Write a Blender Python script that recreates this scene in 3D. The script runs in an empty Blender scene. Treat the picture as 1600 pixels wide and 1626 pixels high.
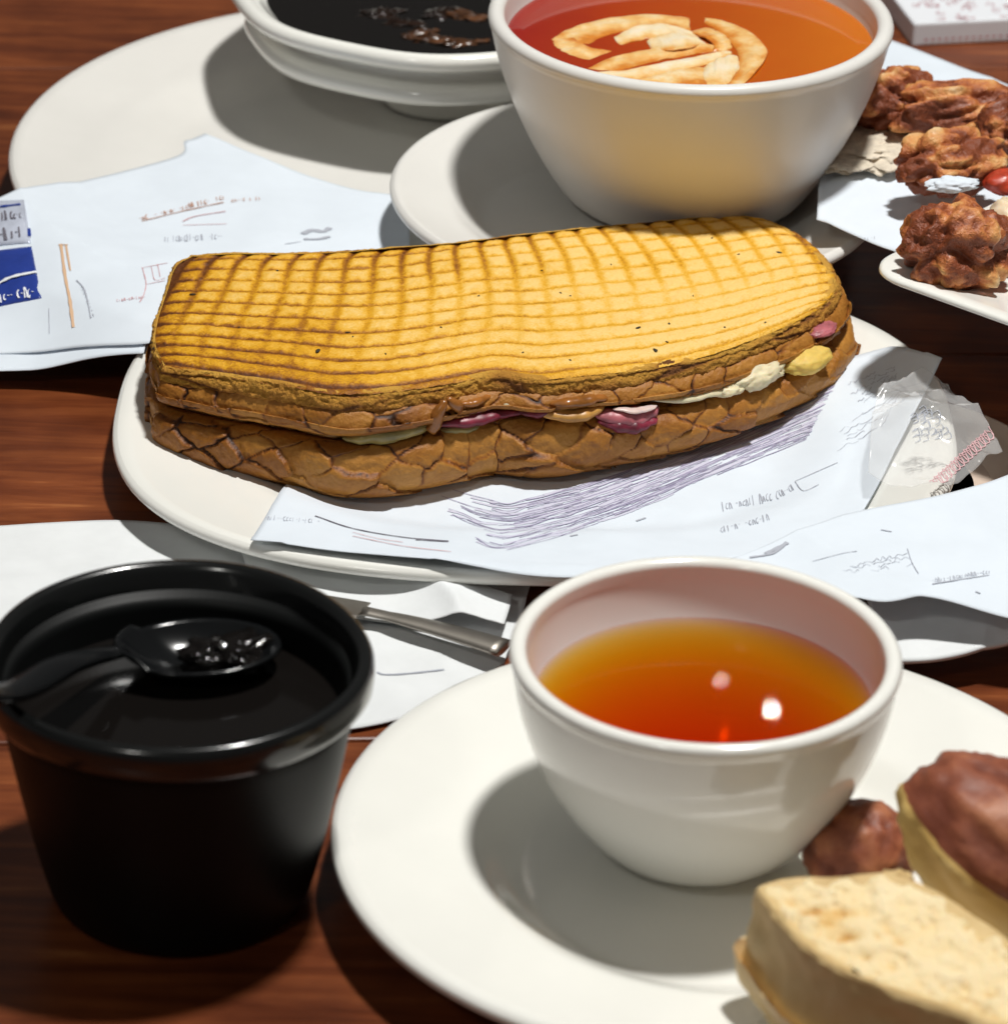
import bpy, math, random
import numpy as np
from mathutils import Vector, Matrix, noise
from mathutils.bvhtree import BVHTree

random.seed(7)
rng = np.random.default_rng(11)
S = bpy.context.scene
COL = S.collection
R = math.radians

# ------------------------------------------------------------------ camera
FPX, PITCH, ROLL, CAMH = 6500.0, R(28), R(1.5), 0.5094
cp, sp, cr, sr = math.cos(PITCH), math.sin(PITCH), math.cos(ROLL), math.sin(ROLL)
FWD = Vector((0, cp, -sp)); UP0 = Vector((0, sp, cp)); RT0 = Vector((1, 0, 0))
RT = RT0 * cr + UP0 * sr
UP = UP0 * cr - RT0 * sr
cam = bpy.data.cameras.new('camera')
co = bpy.data.objects.new('camera', cam); COL.objects.link(co)
m = Matrix((RT, UP, -FWD)).transposed().to_4x4(); m.translation = (0, 0, CAMH)
co.matrix_world = m
cam.sensor_fit = 'HORIZONTAL'; cam.sensor_width = 36
cam.lens = FPX / 1600 * 36
cam.clip_start = .01; cam.clip_end = 50
cam.dof.use_dof = True; cam.dof.focus_distance = 1.085; cam.dof.aperture_fstop = 24
S.camera = co

# ------------------------------------------------------------------ light
w = bpy.data.worlds.new('World'); S.world = w; w.use_nodes = True
bg = w.node_tree.nodes['Background']
bg.inputs[0].default_value = (1.0, .98, .95, 1); bg.inputs[1].default_value = .065

def lamp(name, loc, target, size, energy, colr, spread=180):
    l = bpy.data.lights.new(name, 'AREA'); l.shape = 'DISK'; l.size = size
    l.energy = energy; l.color = colr; l.spread = R(spread)
    o = bpy.data.objects.new(name, l); COL.objects.link(o)
    o.location = loc
    o.rotation_euler = (Vector(target) - Vector(loc)).to_track_quat('-Z', 'Y').to_euler()
    return o
lamp('ceiling_spot', (.28, .99, 1.55), (.02, .92, 0), .13, 27.5, (1, .985, .945))
lamp('far_ceiling_light', (.255, 3.29, 1.53), (0, .95, 0), .007, .07, (1, .95, .86))
lamp('far_ceiling_light', (.275, 3.29, 1.615), (0, .95, 0), .005, .03, (1, .95, .86))
lamp('far_ceiling_light', (.205, 3.29, 1.50), (0, .95, 0), .004, .015, (1, .95, .86))
lamp('side_fill', (-.75, -.65, 1.7), (0, .9, 0), .25, 4.2, (1, .985, .92))  # unseen fill lamp, added on the camera side to lighten cup front and inside
S.view_settings.view_transform = 'Standard'; S.view_settings.look = 'None'
S.view_settings.exposure = 0; S.view_settings.gamma = 1
S.cycles.max_bounces = 10; S.cycles.diffuse_bounces = 5; S.cycles.transparent_max_bounces = 12
S.cycles.use_denoising = True
S.cycles.sample_clamp_indirect = 6

# ------------------------------------------------------------------ helpers
def px(u, v, z=0.0):
    x = (u - 800) / FPX; y = -(v - 813) / FPX
    d = FWD + RT * x + UP * y
    t = (z - CAMH) / d.z
    return Vector((d.x * t, d.y * t, z))

def pxz(u, v, zf):
    z = .015
    for _ in range(8):
        p = px(u, v, z); z = zf(p.x, p.y)
    return px(u, v, z)

def obj(name, verts, faces, mat=None, parent=None, smooth=True, loc=None):
    me = bpy.data.meshes.new(name)
    me.from_pydata([tuple(map(float, q)) for q in verts], [], [tuple(map(int, q)) for q in faces])
    if smooth: me.shade_smooth()
    if mat: me.materials.append(mat)
    o = bpy.data.objects.new(name, me); COL.objects.link(o)
    if loc is not None: o.location = loc
    if parent: o.parent = parent
    return o

def tag(o, label, cat, group=None):
    o['label'] = label; o['category'] = cat
    if group: o['group'] = group
    return o

def thing(name, label, cat, loc=(0, 0, 0), group=None):
    o = bpy.data.objects.new(name, None); COL.objects.link(o); o.location = loc
    o.empty_display_size = .01
    return tag(o, label, cat, group)

def attr(o, name, vals):
    a = o.data.attributes.new(name, 'FLOAT', 'POINT')
    a.data.foreach_set('value', np.asarray(vals, dtype=np.float32).ravel())

def grid_faces(nu, nv, closed_u=False):
    f = []
    for i in range(nu if closed_u else nu - 1):
        for j in range(nv - 1):
            a = i * nv + j; b = ((i + 1) % nu) * nv + j
            f.append((a, b, b + 1, a + 1))
    return f

def lathe(name, prof, mat, parent=None, seg=96, loc=None, mod=None):
    """prof: (r, z) from axis to axis or a closed skin; r=0 ends are welded"""
    V = []; F = []; rings = []
    for (r, z) in prof:
        if r < 1e-6:
            rings.append([len(V)]); V.append((0, 0, z))
        else:
            st = len(V)
            for i in range(seg):
                a = 2 * math.pi * i / seg
                x, y = r * math.cos(a), r * math.sin(a)
                if mod: x, y = mod(r, a)
                V.append((x, y, z))
            rings.append(list(range(st, st + seg)))
    for A, B in zip(rings, rings[1:]):
        for i in range(seg):
            j = (i + 1) % seg
            if len(A) == 1 and len(B) == 1: continue
            if len(A) == 1: F.append((A[0], B[j], B[i]))
            elif len(B) == 1: F.append((A[i], A[j], B[0]))
            else: F.append((A[i], A[j], B[j], B[i]))
    o = obj(name, V, F, mat, parent, True, loc)
    return o

def curve(pts, n=8):
    """Catmull-Rom through 2D/3D points"""
    P = np.array(pts, float); P = np.vstack([2 * P[0] - P[1], P, 2 * P[-1] - P[-2]])
    out = []
    for k in range(1, len(P) - 2):
        for t in np.linspace(0, 1, n, endpoint=False):
            a, b, c, d = P[k - 1:k + 3]
            out.append(.5 * (2 * b + (c - a) * t + (2 * a - 5 * b + 4 * c - d) * t * t + (3 * b - a - 3 * c + d) * t ** 3))
    out.append(P[-2])
    return np.array(out)

def resample(P, n):
    P = np.array(P, float); d = np.r_[0, np.cumsum(np.linalg.norm(np.diff(P, axis=0), axis=1))]
    t = np.linspace(0, d[-1], n)
    return np.stack([np.interp(t, d, P[:, k]) for k in range(P.shape[1])], 1)

def coons(top, bot, left, right, nu, nv):
    """top/bot run left->right, left/right run top->bottom; corners shared. returns (nu,nv,3)"""
    T, B = resample(top, nu), resample(bot, nu); L, Q = resample(left, nv), resample(right, nv)
    u = np.linspace(0, 1, nu)[:, None, None]; v = np.linspace(0, 1, nv)[None, :, None]
    P = (1 - v) * T[:, None] + v * B[:, None] + (1 - u) * L[None] + u * Q[None]
    P -= (1 - u) * (1 - v) * T[0] + u * (1 - v) * T[-1] + (1 - u) * v * B[0] + u * v * B[-1]
    return P

def vnoise(x, y, seed=0):
    x = np.asarray(x, float); y = np.asarray(y, float)
    xi = np.floor(x).astype(np.int64); yi = np.floor(y).astype(np.int64)
    def h(a, b):
        n = (a * 374761393 + b * 668265263 + seed * 1442695041) & 0x7fffffff
        n = ((n ^ (n >> 13)) * 1274126177) & 0x7fffffff
        return ((n ^ (n >> 16)) & 0xffff) / 65535.0
    fx = x - xi; fy = y - yi; fx = fx * fx * (3 - 2 * fx); fy = fy * fy * (3 - 2 * fy)
    return (h(xi, yi) * (1 - fx) + h(xi + 1, yi) * fx) * (1 - fy) + (h(xi, yi + 1) * (1 - fx) + h(xi + 1, yi + 1) * fx) * fy

def fbm(x, y, seed=0, o=4):
    s = 0; a = .5
    for k in range(o):
        s = s + a * vnoise(np.asarray(x) * 2 ** k, np.asarray(y) * 2 ** k, seed + k * 17); a *= .5
    return s

def worley(x, y, seed=0):
    """F1, F2, id-random of a jittered grid"""
    x = np.asarray(x, float); y = np.asarray(y, float)
    xi = np.floor(x).astype(np.int64); yi = np.floor(y).astype(np.int64)
    f1 = np.full(x.shape, 9.); f2 = f1.copy(); idr = np.zeros(x.shape); dx1 = np.zeros(x.shape); dy1 = np.zeros(x.shape)
    def h(a, b, s):
        n = (a * 374761393 + b * 668265263 + s * 1442695041) & 0x7fffffff
        n = ((n ^ (n >> 13)) * 1274126177) & 0x7fffffff
        return ((n ^ (n >> 16)) & 0xffff) / 65535.0
    for i in (-1, 0, 1):
        for j in (-1, 0, 1):
            a, b = xi + i, yi + j
            cx = a + .1 + .8 * h(a, b, seed); cy = b + .1 + .8 * h(a, b, seed + 5)
            d = np.hypot(x - cx, y - cy)
            new = d < f1
            f2 = np.where(new, f1, np.minimum(f2, d))
            idr = np.where(new, h(a, b, seed + 9), idr)
            dx1 = np.where(new, x - cx, dx1); dy1 = np.where(new, y - cy, dy1)
            f1 = np.where(new, d, f1)
    return f1, f2, idr, dx1, dy1

def tube(path, radii, seg=10, cap=True, flat=1.0):
    P = [Vector(q) for q in path]; V = []; F = []
    for i, q in enumerate(P):
        t = (P[min(i + 1, len(P) - 1)] - P[max(i - 1, 0)]).normalized()
        s = t.cross(Vector((0, 0, 1)));
        if s.length < 1e-4: s = Vector((1, 0, 0))
        s.normalize(); n = s.cross(t)
        for k in range(seg):
            a = 2 * math.pi * k / seg
            V.append(q + s * math.cos(a) * radii[i] + n * math.sin(a) * radii[i] * flat)
    for i in range(len(P) - 1):
        for k in range(seg):
            a = i * seg + k; b = i * seg + (k + 1) % seg
            F.append((a, b, b + seg, a + seg))
    if cap:
        F.append(tuple(reversed(range(seg)))); F.append(tuple(range((len(P) - 1) * seg, len(P) * seg)))
    return V, F

def blob(name, loc, rad, mat, parent=None, amp=.25, freq=3, rot=(0, 0, 0), sub=4, seed=0, rough=.5, flat_z=None):
    import bmesh
    bm = bmesh.new(); bmesh.ops.create_icosphere(bm, subdivisions=sub, radius=1)
    off = Vector((seed * 3.7, seed * 1.3, seed * 7.1)); vals = []
    E = Matrix.Rotation(rot[2], 3, 'Z') @ Matrix.Rotation(rot[1], 3, 'Y') @ Matrix.Rotation(rot[0], 3, 'X')
    for vv in bm.verts:
        c = vv.co.copy()
        n1 = noise.fractal(c * freq + off, rough, 2, 5)
        n2 = abs(noise.noise(c * freq * .7 + off * 2))
        h = 1 + amp * n1 - amp * .9 * max(0, .22 - n2) / .22
        vals.append(n1)
        q = Vector((c.x * rad[0], c.y * rad[1], c.z * rad[2])) * h
        if flat_z is not None and q.z < flat_z: q.z = flat_z + (q.z - flat_z) * .12
        vv.co = E @ q
    V = [tuple(v.co) for v in bm.verts]; F = [tuple(v.index for v in f.verts) for f in bm.faces]
    bm.free()
    o = obj(name, V, F, mat, parent, True, loc)
    attr(o, 'tone', vals)
    return o

# ------------------------------------------------------------------ materials
def new_mat(name):
    mt = bpy.data.materials.new(name); mt.use_nodes = True
    nt = mt.node_tree; b = nt.nodes['Principled BSDF']
    return mt, nt, b

def nd(nt, typ, **kw):
    n = nt.nodes.new(typ)
    for k, v in kw.items():
        if k.startswith('i_'):
            key = k[2:]
            n.inputs[int(key) if key.isdigit() else key].default_value = v
        else: setattr(n, k, v)
    return n

def ramp(nt, fac, stops):
    n = nt.nodes.new('ShaderNodeValToRGB')
    cr_ = n.color_ramp
    while len(cr_.elements) > 1: cr_.elements.remove(cr_.elements[-1])
    cr_.elements[0].position = stops[0][0]; cr_.elements[0].color = (*stops[0][1], 1)
    for p_, c in stops[1:]:
        e = cr_.elements.new(p_); e.color = (*c, 1)
    if fac is not None: nt.links.new(fac, n.inputs[0])
    return n

def noise_tex(nt, scale, detail=4, rough=.55, vec=None):
    n = nd(nt, 'ShaderNodeTexNoise'); n.inputs['Scale'].default_value = scale
    n.inputs['Detail'].default_value = detail; n.inputs['Roughness'].default_value = rough
    if vec is None:
        t = nd(nt, 'ShaderNodeTexCoord'); vec = t.outputs['Object']
    nt.links.new(vec, n.inputs['Vector'])
    return n

def bump(nt, b, height, strength, dist):
    n = nd(nt, 'ShaderNodeBump'); n.inputs['Strength'].default_value = strength; n.inputs['Distance'].default_value = dist
    nt.links.new(height, n.inputs['Height']); nt.links.new(n.outputs[0], b.inputs['Normal'])
    return n

def simple(name, colr, rough=.5, var=.0, scale=200, bmp=0, bdist=.0003, coat=0, sss=0, metal=0, spec=.5):
    mt, nt, b = new_mat(name)
    b.inputs['Base Color'].default_value = (*colr, 1); b.inputs['Roughness'].default_value = rough
    b.inputs['Metallic'].default_value = metal; b.inputs['Specular IOR Level'].default_value = spec
    if coat: b.inputs['Coat Weight'].default_value = coat; b.inputs['Coat Roughness'].default_value = .06
    if sss:
        b.inputs['Subsurface Weight'].default_value = sss; b.inputs['Subsurface Radius'].default_value = (1, .6, .35)
        b.inputs['Subsurface Scale'].default_value = .004
    if var or bmp:
        n = noise_tex(nt, scale)
        if var:
            c1 = tuple(max(0, c * (1 - var)) for c in colr); c2 = tuple(min(1, c * (1 + var)) for c in colr)
            r_ = ramp(nt, n.outputs['Fac'], [(.3, c1), (.7, c2)])
            nt.links.new(r_.outputs[0], b.inputs['Base Color'])
        if bmp: bump(nt, b, n.outputs['Fac'], bmp, bdist)
    return mt

M = {}
M['ceramic'] = simple('warm white ceramic', (.855, .85, .80), .15, var=.025, scale=30, coat=.4)
M['ceramic2'] = simple('ivory ceramic', (.73, .715, .68), .30, var=.03, scale=30, spec=.3)
M['tan'] = simple('tan ceramic', (.66, .53, .44), .3, var=.05, scale=40)
M['paper'] = simple('white paper', (.70, .76, .83), .75, var=.03, scale=60, bmp=.25, bdist=.0006, spec=.25)
M['napkin'] = simple('tissue napkin', (.74, .76, .77), .85, var=.04, scale=90, bmp=.35, bdist=.0008, spec=.2)
M['ink_violet'] = simple('violet grey ink', (.37, .34, .49), .7)
M['ink_wash'] = simple('pale lavender ink', (.60, .60, .72), .7)
M['ink_dark'] = simple('dark ink', (.13, .12, .15), .7)
M['ink_grey'] = simple('grey ink', (.42, .44, .50), .7)
M['ink_brown'] = simple('brown ink', (.50, .28, .20), .7)
M['ink_pink'] = simple('dusty pink ink', (.62, .38, .40), .7)
M['ink_red'] = simple('red ink', (.45, .12, .14), .7)
M['black_plastic'] = simple('black glazed stoneware', (.0035, .004, .004), .45, var=.2, scale=60, spec=.16)
M['black_gloss'] = simple('glossy black rim', (.005, .0055, .0055), .20, spec=.5, coat=.4)
M['black_spoon'] = simple('black plastic', (.005, .0055, .006), .16, spec=.4)
M['black_sauce'] = simple('dark sauce', (.006, .005, .0045), .10, spec=.35)
M['steel'] = simple('brushed steel', (.36, .33, .29), .42, metal=1, var=.08, scale=160)
M['blue_foil'] = simple('blue foil print', (.02, .045, .26), .3, var=.15, scale=120, bmp=.5, bdist=.001)
M['silver_foil'] = simple('silver foil', (.62, .66, .78), .3, var=.2, scale=90, bmp=.6, bdist=.001, metal=.3)
M['onion'] = simple('red onion skin', (.19, .020, .040), .4, var=.5, scale=260, sss=.2)
M['onion_pale'] = simple('white onion', (.74, .56, .52), .3, var=.1, scale=200, sss=.3)
M['onion_flesh'] = simple('pale pink onion', (.42, .12, .14), .42, var=.35, scale=200, sss=.3)
M['cheese_white'] = simple('melted white cheese', (.76, .66, .43), .5, var=.15, scale=180, bmp=.5, bdist=.0008, sss=.3)
M['cheese_orange'] = simple('melted orange cheese', (.50, .25, .06), .4, var=.35, scale=160, sss=.2)
M['potato'] = simple('yellow potato', (.72, .50, .11), .6, var=.1, scale=500, bmp=.3, bdist=.0003, sss=.3)
M['pickle'] = simple('olive pickle', (.30, .23, .075), .3, var=.35, scale=200, sss=.2)
M['sauce'] = simple('brown glaze sauce', (.32, .115, .022), .25, var=.4, scale=200)
M['herb'] = simple('burnt herb fleck', (.025, .02, .01), .6)
M['cream_fold'] = simple('cream dumpling skin', (.82, .50, .22), .3, var=.3, scale=150, sss=.3)
M['cream_pale'] = simple('pale dumpling skin', (.84, .68, .50), .3, var=.14, scale=150, sss=.3)
M['tomato'] = simple('tomato flesh', (.46, .05, .02), .35, var=.5, scale=150, sss=.2)
M['lace_card'] = simple('white card', (.80, .82, .86), .6, var=.02, scale=40)
M['grey_side'] = simple('grey card', (.30, .30, .31), .6)
M['cabbage'] = simple('pale crumb', (.68, .60, .48), .6, var=.2, scale=300, bmp=.8, bdist=.0015)
M['egg'] = simple('pale egg piece', (.82, .66, .46), .3, var=.08, scale=120, sss=.2)

def wood():
    mt, nt, b = new_mat('red brown varnished wood')
    g = nd(nt, 'ShaderNodeNewGeometry'); oi = nd(nt, 'ShaderNodeObjectInfo')
    mp = nd(nt, 'ShaderNodeMapping'); mp.inputs['Scale'].default_value = (13, 130, 60)
    mp.inputs['Rotation'].default_value = (0, 0, R(-7))
    nt.links.new(g.outputs['Position'], mp.inputs['Vector'])
    cx = nd(nt, 'ShaderNodeCombineXYZ')
    ml = nd(nt, 'ShaderNodeMath', operation='MULTIPLY'); ml.inputs[1].default_value = 37
    nt.links.new(oi.outputs['Random'], ml.inputs[0]); nt.links.new(ml.outputs[0], cx.inputs[0]); nt.links.new(ml.outputs[0], cx.inputs[2])
    nt.links.new(cx.outputs[0], mp.inputs['Location'])
    n1 = noise_tex(nt, 1, 6, .62, mp.outputs[0]); n1.inputs['Distortion'].default_value = .6
    r1 = ramp(nt, n1.outputs['Fac'], [(.25, (.085, .020, .007)), (.46, (.165, .040, .012)), (.62, (.25, .068, .019)), (.80, (.56, .22, .07))])
    n2 = noise_tex(nt, 16, 4, .6, g.outputs['Position'])
    r2 = ramp(nt, n2.outputs['Fac'], [(.36, (.42, .37, .35)), (.62, (1.0, 1.0, 1.0))])
    mx = nd(nt, 'ShaderNodeMix', data_type='RGBA', blend_type='MULTIPLY'); mx.inputs[0].default_value = .8
    nt.links.new(r1.outputs[0], mx.inputs[6]); nt.links.new(r2.outputs[0], mx.inputs[7])
    nt.links.new(mx.outputs[2], b.inputs['Base Color'])
    rr = nd(nt, 'ShaderNodeMapRange'); rr.inputs['To Min'].default_value = .22; rr.inputs['To Max'].default_value = .42
    nt.links.new(n1.outputs['Fac'], rr.inputs['Value']); nt.links.new(rr.outputs[0], b.inputs['Roughness'])
    bump(nt, b, n1.outputs['Fac'], .25, .0006)
    return mt
M['wood'] = wood()

def attr_mat(name, an, stops, rough=.6, nscale=400, namp=.35, bscale=900, bstr=.5, bdist=.0005, sss=0, coat=0, spec=.4):
    mt, nt, b = new_mat(name)
    a = nd(nt, 'ShaderNodeAttribute'); a.attribute_name = an
    n = noise_tex(nt, nscale, 5, .65)
    s = nd(nt, 'ShaderNodeMath', operation='SUBTRACT'); s.inputs[1].default_value = .5; nt.links.new(n.outputs['Fac'], s.inputs[0])
    k = nd(nt, 'ShaderNodeMath', operation='MULTIPLY_ADD'); k.inputs[1].default_value = namp
    nt.links.new(s.outputs[0], k.inputs[0]); nt.links.new(a.outputs['Fac'], k.inputs[2])
    r_ = ramp(nt, k.outputs[0], stops); nt.links.new(r_.outputs[0], b.inputs['Base Color'])
    b.inputs['Roughness'].default_value = rough; b.inputs['Specular IOR Level'].default_value = spec
    if sss:
        b.inputs['Subsurface Weight'].default_value = sss; b.inputs['Subsurface Radius'].default_value = (1, .5, .25); b.inputs['Subsurface Scale'].default_value = .003
    if coat: b.inputs['Coat Weight'].default_value = coat; b.inputs['Coat Roughness'].default_value = .25
    n2 = noise_tex(nt, bscale, 4, .6); bump(nt, b, n2.outputs['Fac'], bstr, bdist)
    return mt
M['grilled'] = attr_mat('grilled bread face', 'toast',
    [(0, (.88, .59, .20)), (.2, (.82, .48, .075)), (.4, (.72, .355, .010)), (.62, (.42, .165, .004)), (.85, (.20, .06, .004)), (1, (.10, .028, .004))],
    rough=.5, nscale=1500, namp=.75, bscale=1500, bstr=.55, bdist=.0006)
M['crust'] = attr_mat('cracked brown crust', 'toast',
    [(0, (.50, .225, .040)), (.3, (.37, .145, .020)), (.6, (.24, .078, .010)), (.85, (.10, .030, .005)), (1, (.035, .012, .004))],
    rough=.48, nscale=700, namp=.55, bscale=1300, bstr=.55, bdist=.0005)
M['crumb'] = attr_mat('torn crumb edge', 'toast',
    [(0, (.74, .42, .065)), (.4, (.58, .28, .035)), (.7, (.38, .15, .018)), (1, (.16, .055, .012))], rough=.75, nscale=900, namp=.6, bscale=1300, bstr=1, bdist=.0012)
M['skin'] = attr_mat('soup stained dumpling skin', 'tone', [(0, (.46, .09, .006)), (.3, (.66, .24, .035)), (.55, (.80, .47, .17)), (.8, (.84, .64, .38)), (1, (.84, .70, .52))], rough=.3, nscale=170, namp=1.1, bscale=300, bstr=.15, bdist=.0005, sss=.2)
M['fried'] = attr_mat('fried brown batter', 'tone',
    [(-.0, (.22, .055, .020)), (.16, (.40, .115, .036)), (.38, (.56, .20, .06)), (.66, (.70, .35, .12)), (1, (.80, .56, .30))], rough=.45, nscale=190, namp=1.3, bscale=420, bstr=.9, bdist=.0016, coat=.1)
M['bun_crust'] = attr_mat('dark bun crust', 'tone',
    [(0, (.16, .042, .022)), (.45, (.27, .082, .042)), (1, (.46, .18, .085))], rough=.5, nscale=220, namp=.9, bscale=700, bstr=.3, bdist=.0006)
M['bun_base'] = attr_mat('pale bun base', 'tone', [(0, (.52, .32, .09)), (.5, (.68, .47, .16)), (1, (.76, .58, .28))], rough=.6, nscale=150, namp=.5, bstr=.2)
M['loaf_crust'] = attr_mat('pale loaf crust', 'tone', [(0, (.56, .38, .16)), (.5, (.72, .53, .26)), (1, (.80, .63, .36))], rough=.65, nscale=110, namp=.7, bscale=500, bstr=.3, bdist=.0008, sss=.1)
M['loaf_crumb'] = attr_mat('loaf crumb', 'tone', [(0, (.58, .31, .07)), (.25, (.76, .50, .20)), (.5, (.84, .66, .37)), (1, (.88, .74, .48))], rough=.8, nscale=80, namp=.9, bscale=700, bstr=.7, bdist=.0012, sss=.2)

def liquid(name, colr, dens):
    mt = bpy.data.materials.new(name); mt.use_nodes = True; nt = mt.node_tree; nt.nodes.clear()
    out = nd(nt, 'ShaderNodeOutputMaterial'); tr = nd(nt, 'ShaderNodeBsdfTransparent'); gl = nd(nt, 'ShaderNodeBsdfGlossy')
    gl.inputs['Roughness'].default_value = .012
    fr = nd(nt, 'ShaderNodeFresnel'); fr.inputs['IOR'].default_value = 1.14
    mx = nd(nt, 'ShaderNodeMixShader')
    nt.links.new(fr.outputs[0], mx.inputs[0]); nt.links.new(tr.outputs[0], mx.inputs[1]); nt.links.new(gl.outputs[0], mx.inputs[2])
    nt.links.new(mx.outputs[0], out.inputs['Surface'])
    va = nd(nt, 'ShaderNodeVolumeAbsorption'); va.inputs['Color'].default_value = (*colr, 1); va.inputs['Density'].default_value = dens
    nt.links.new(va.outputs[0], out.inputs['Volume'])
    return mt
M['tea'] = liquid('amber tea', (.966, .831, .0), 285)

def film():
    mt, nt, b = new_mat('clear plastic film')
    b.inputs['Base Color'].default_value = (.95, .95, .95, 1); b.inputs['Roughness'].default_value = .12
    b.inputs['Alpha'].default_value = .16
    return mt
M['film'] = film()

def soup():
    mt, nt, b = new_mat('orange red soup')
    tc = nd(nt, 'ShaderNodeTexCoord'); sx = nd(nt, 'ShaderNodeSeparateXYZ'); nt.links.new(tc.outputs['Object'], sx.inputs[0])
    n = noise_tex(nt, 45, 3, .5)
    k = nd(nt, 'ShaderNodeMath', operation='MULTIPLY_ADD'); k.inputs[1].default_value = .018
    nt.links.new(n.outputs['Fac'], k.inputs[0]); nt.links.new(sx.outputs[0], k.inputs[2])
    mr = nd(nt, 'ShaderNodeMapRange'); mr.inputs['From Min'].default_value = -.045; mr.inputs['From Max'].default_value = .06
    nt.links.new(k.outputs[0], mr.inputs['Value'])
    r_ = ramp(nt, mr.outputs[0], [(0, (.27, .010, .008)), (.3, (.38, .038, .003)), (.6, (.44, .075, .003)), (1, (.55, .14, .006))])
    nt.links.new(r_.outputs[0], b.inputs['Base Color']); b.inputs['Roughness'].default_value = .06
    b.inputs['Subsurface Weight'].default_value = .2; b.inputs['Subsurface Scale'].default_value = .004
    return mt
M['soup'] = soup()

# ------------------------------------------------------------------ table
table = bpy.data.objects.new('table', None); COL.objects.link(table); table['kind'] = 'structure'
def plank(y0, y1, z0=-.02, z1=0.0):
    g = .0004; bv = .0008
    prof = [(y0 + g, z0), (y0 + g, z1 - bv), (y0 + g + bv * .4, z1 - bv * .3), (y0 + g + bv, z1), (y1 - g - bv, z1), (y1 - g - bv * .4, z1 - bv * .3), (y1 - g, z1 - bv), (y1 - g, z0)]
    V = [(x, y, z) for x in (-.6, .6) for (y, z) in prof]; n = len(prof)
    F = [(i, (i + 1) % n, (i + 1) % n + n, i + n) for i in range(n)] + [tuple(reversed(range(n))), tuple(range(n, 2 * n))]
    return obj('plank', V, F, M['wood'], table, False)
yy = .42
for wd in (.215, .205, .21, .22, .21, .2):
    plank(yy, yy + wd); yy += wd
table.rotation_euler[2] = R(4)
obj('underlay', [(-.6, .4, -.021), (.6, .4, -.021), (.6, 1.6, -.021), (-.6, 1.6, -.021)], [(0, 1, 2, 3)], M['wood'], table, False)

# ------------------------------------------------------------------ plates
def plate_prof(Rr, well, zw, zr, th=.0035, foot=None, zb=0.0, lip=.0016):
    """returns skin profile: top from axis outwards, round lip, underside back to the axis"""
    foot = foot or well * .8
    top = [(0, zw), (well * .5, zw), (well * .86, zw)]
    for t in np.linspace(0, 1, 9):
        s = t * t * (3 - 2 * t)
        top.append((well * .9 + (well * .28) * t, zw + (zr - zw) * .55 * s))
    r1 = well * 1.18; z1 = zw + (zr - zw) * .55
    for t in np.linspace(.15, 1, 7): top.append((r1 + (Rr - lip - r1) * t, z1 + (zr - z1) * (.75 * t + .25 * t * t)))
    for a in np.linspace(80, -80, 7): top.append((Rr - lip + lip * math.cos(R(a)), zr - lip + lip * math.sin(R(a)) - .0002))
    und = []
    for t in np.linspace(.97, .1, 6): und.append((r1 + (Rr - lip - r1) * t, z1 + (zr - z1) * (.75 * t + .25 * t * t) - th * (1 - .2 * t)))
    und += [(well * 1.02, zw + .001 - th * .6), (foot + .002, zb + .0012), (foot + .001, zb), (foot - .002, zb), (foot - .003, zb + .0012), (0, zb + .0012)]
    return top + und

def oval(a, n=2.6, k=1.23):
    return 1 / ((abs(math.cos(a))) ** n + (abs(math.sin(a)) * k) ** n) ** (1 / n)
def smod(r, a): return r * oval(a) * math.cos(a), r * oval(a) * math.sin(a)
def pf(prof_args, c, shape=None):
    """height of a plate's top face at x, y"""
    Rr, well, zw, zr = prof_args
    def f(x, y):
        r = math.hypot(x - c[0], y - c[1])
        if shape: r /= shape(math.atan2(y - c[1], x - c[0]))
        if r < well * .9: return zw
        if r < well * 1.18:
            t = (r - well * .9) / (well * .28); s = t * t * (3 - 2 * t); return zw + (zr - zw) * .55 * s
        r1 = well * 1.18; z1 = zw + (zr - zw) * .55; t = min(1, (r - r1) / (Rr - r1))
        return z1 + (zr - z1) * (.75 * t + .25 * t * t)
    return f

FP = (.0885, .050, .0055, .0160); FPC = (.0515, .7785)
SP = (.1135, .072, .0055, .0135); SPC = (.0078, .991)
MP = (.130, .092, .0070, .0185); MPC = (-.024, 1.160)
KP = (.072, .048, .0215, .0320); KPC = (.036, 1.104)
fz, sz, mz, kz = pf(FP, FPC), pf(SP, SPC, oval), pf(MP, MPC), pf(KP, KPC)
o = lathe('dinner_plate', plate_prof(*FP), M['ceramic'], seg=160, loc=(*FPC, 0))
tag(o, 'round glossy white plate in front carrying the tea cup and bread', 'plate')
o = lathe('dinner_plate', plate_prof(*SP), M['ceramic'], seg=160, loc=(*SPC, 0), mod=smod)
tag(o, 'oval white plate under the grilled sandwich', 'plate')
o = lathe('platter', plate_prof(*MP, foot=.06), M['ceramic2'], seg=160, loc=(*MPC, 0))
tag(o, 'large ivory platter at the back left under the bowl of dark broth', 'platter')
o = lathe('saucer', plate_prof(*KP, foot=.034, zb=.0195, th=.0025), M['ceramic2'], seg=128, loc=(*KPC, 0))
tag(o, 'ivory saucer under the large bowl of orange soup', 'saucer')

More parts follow.
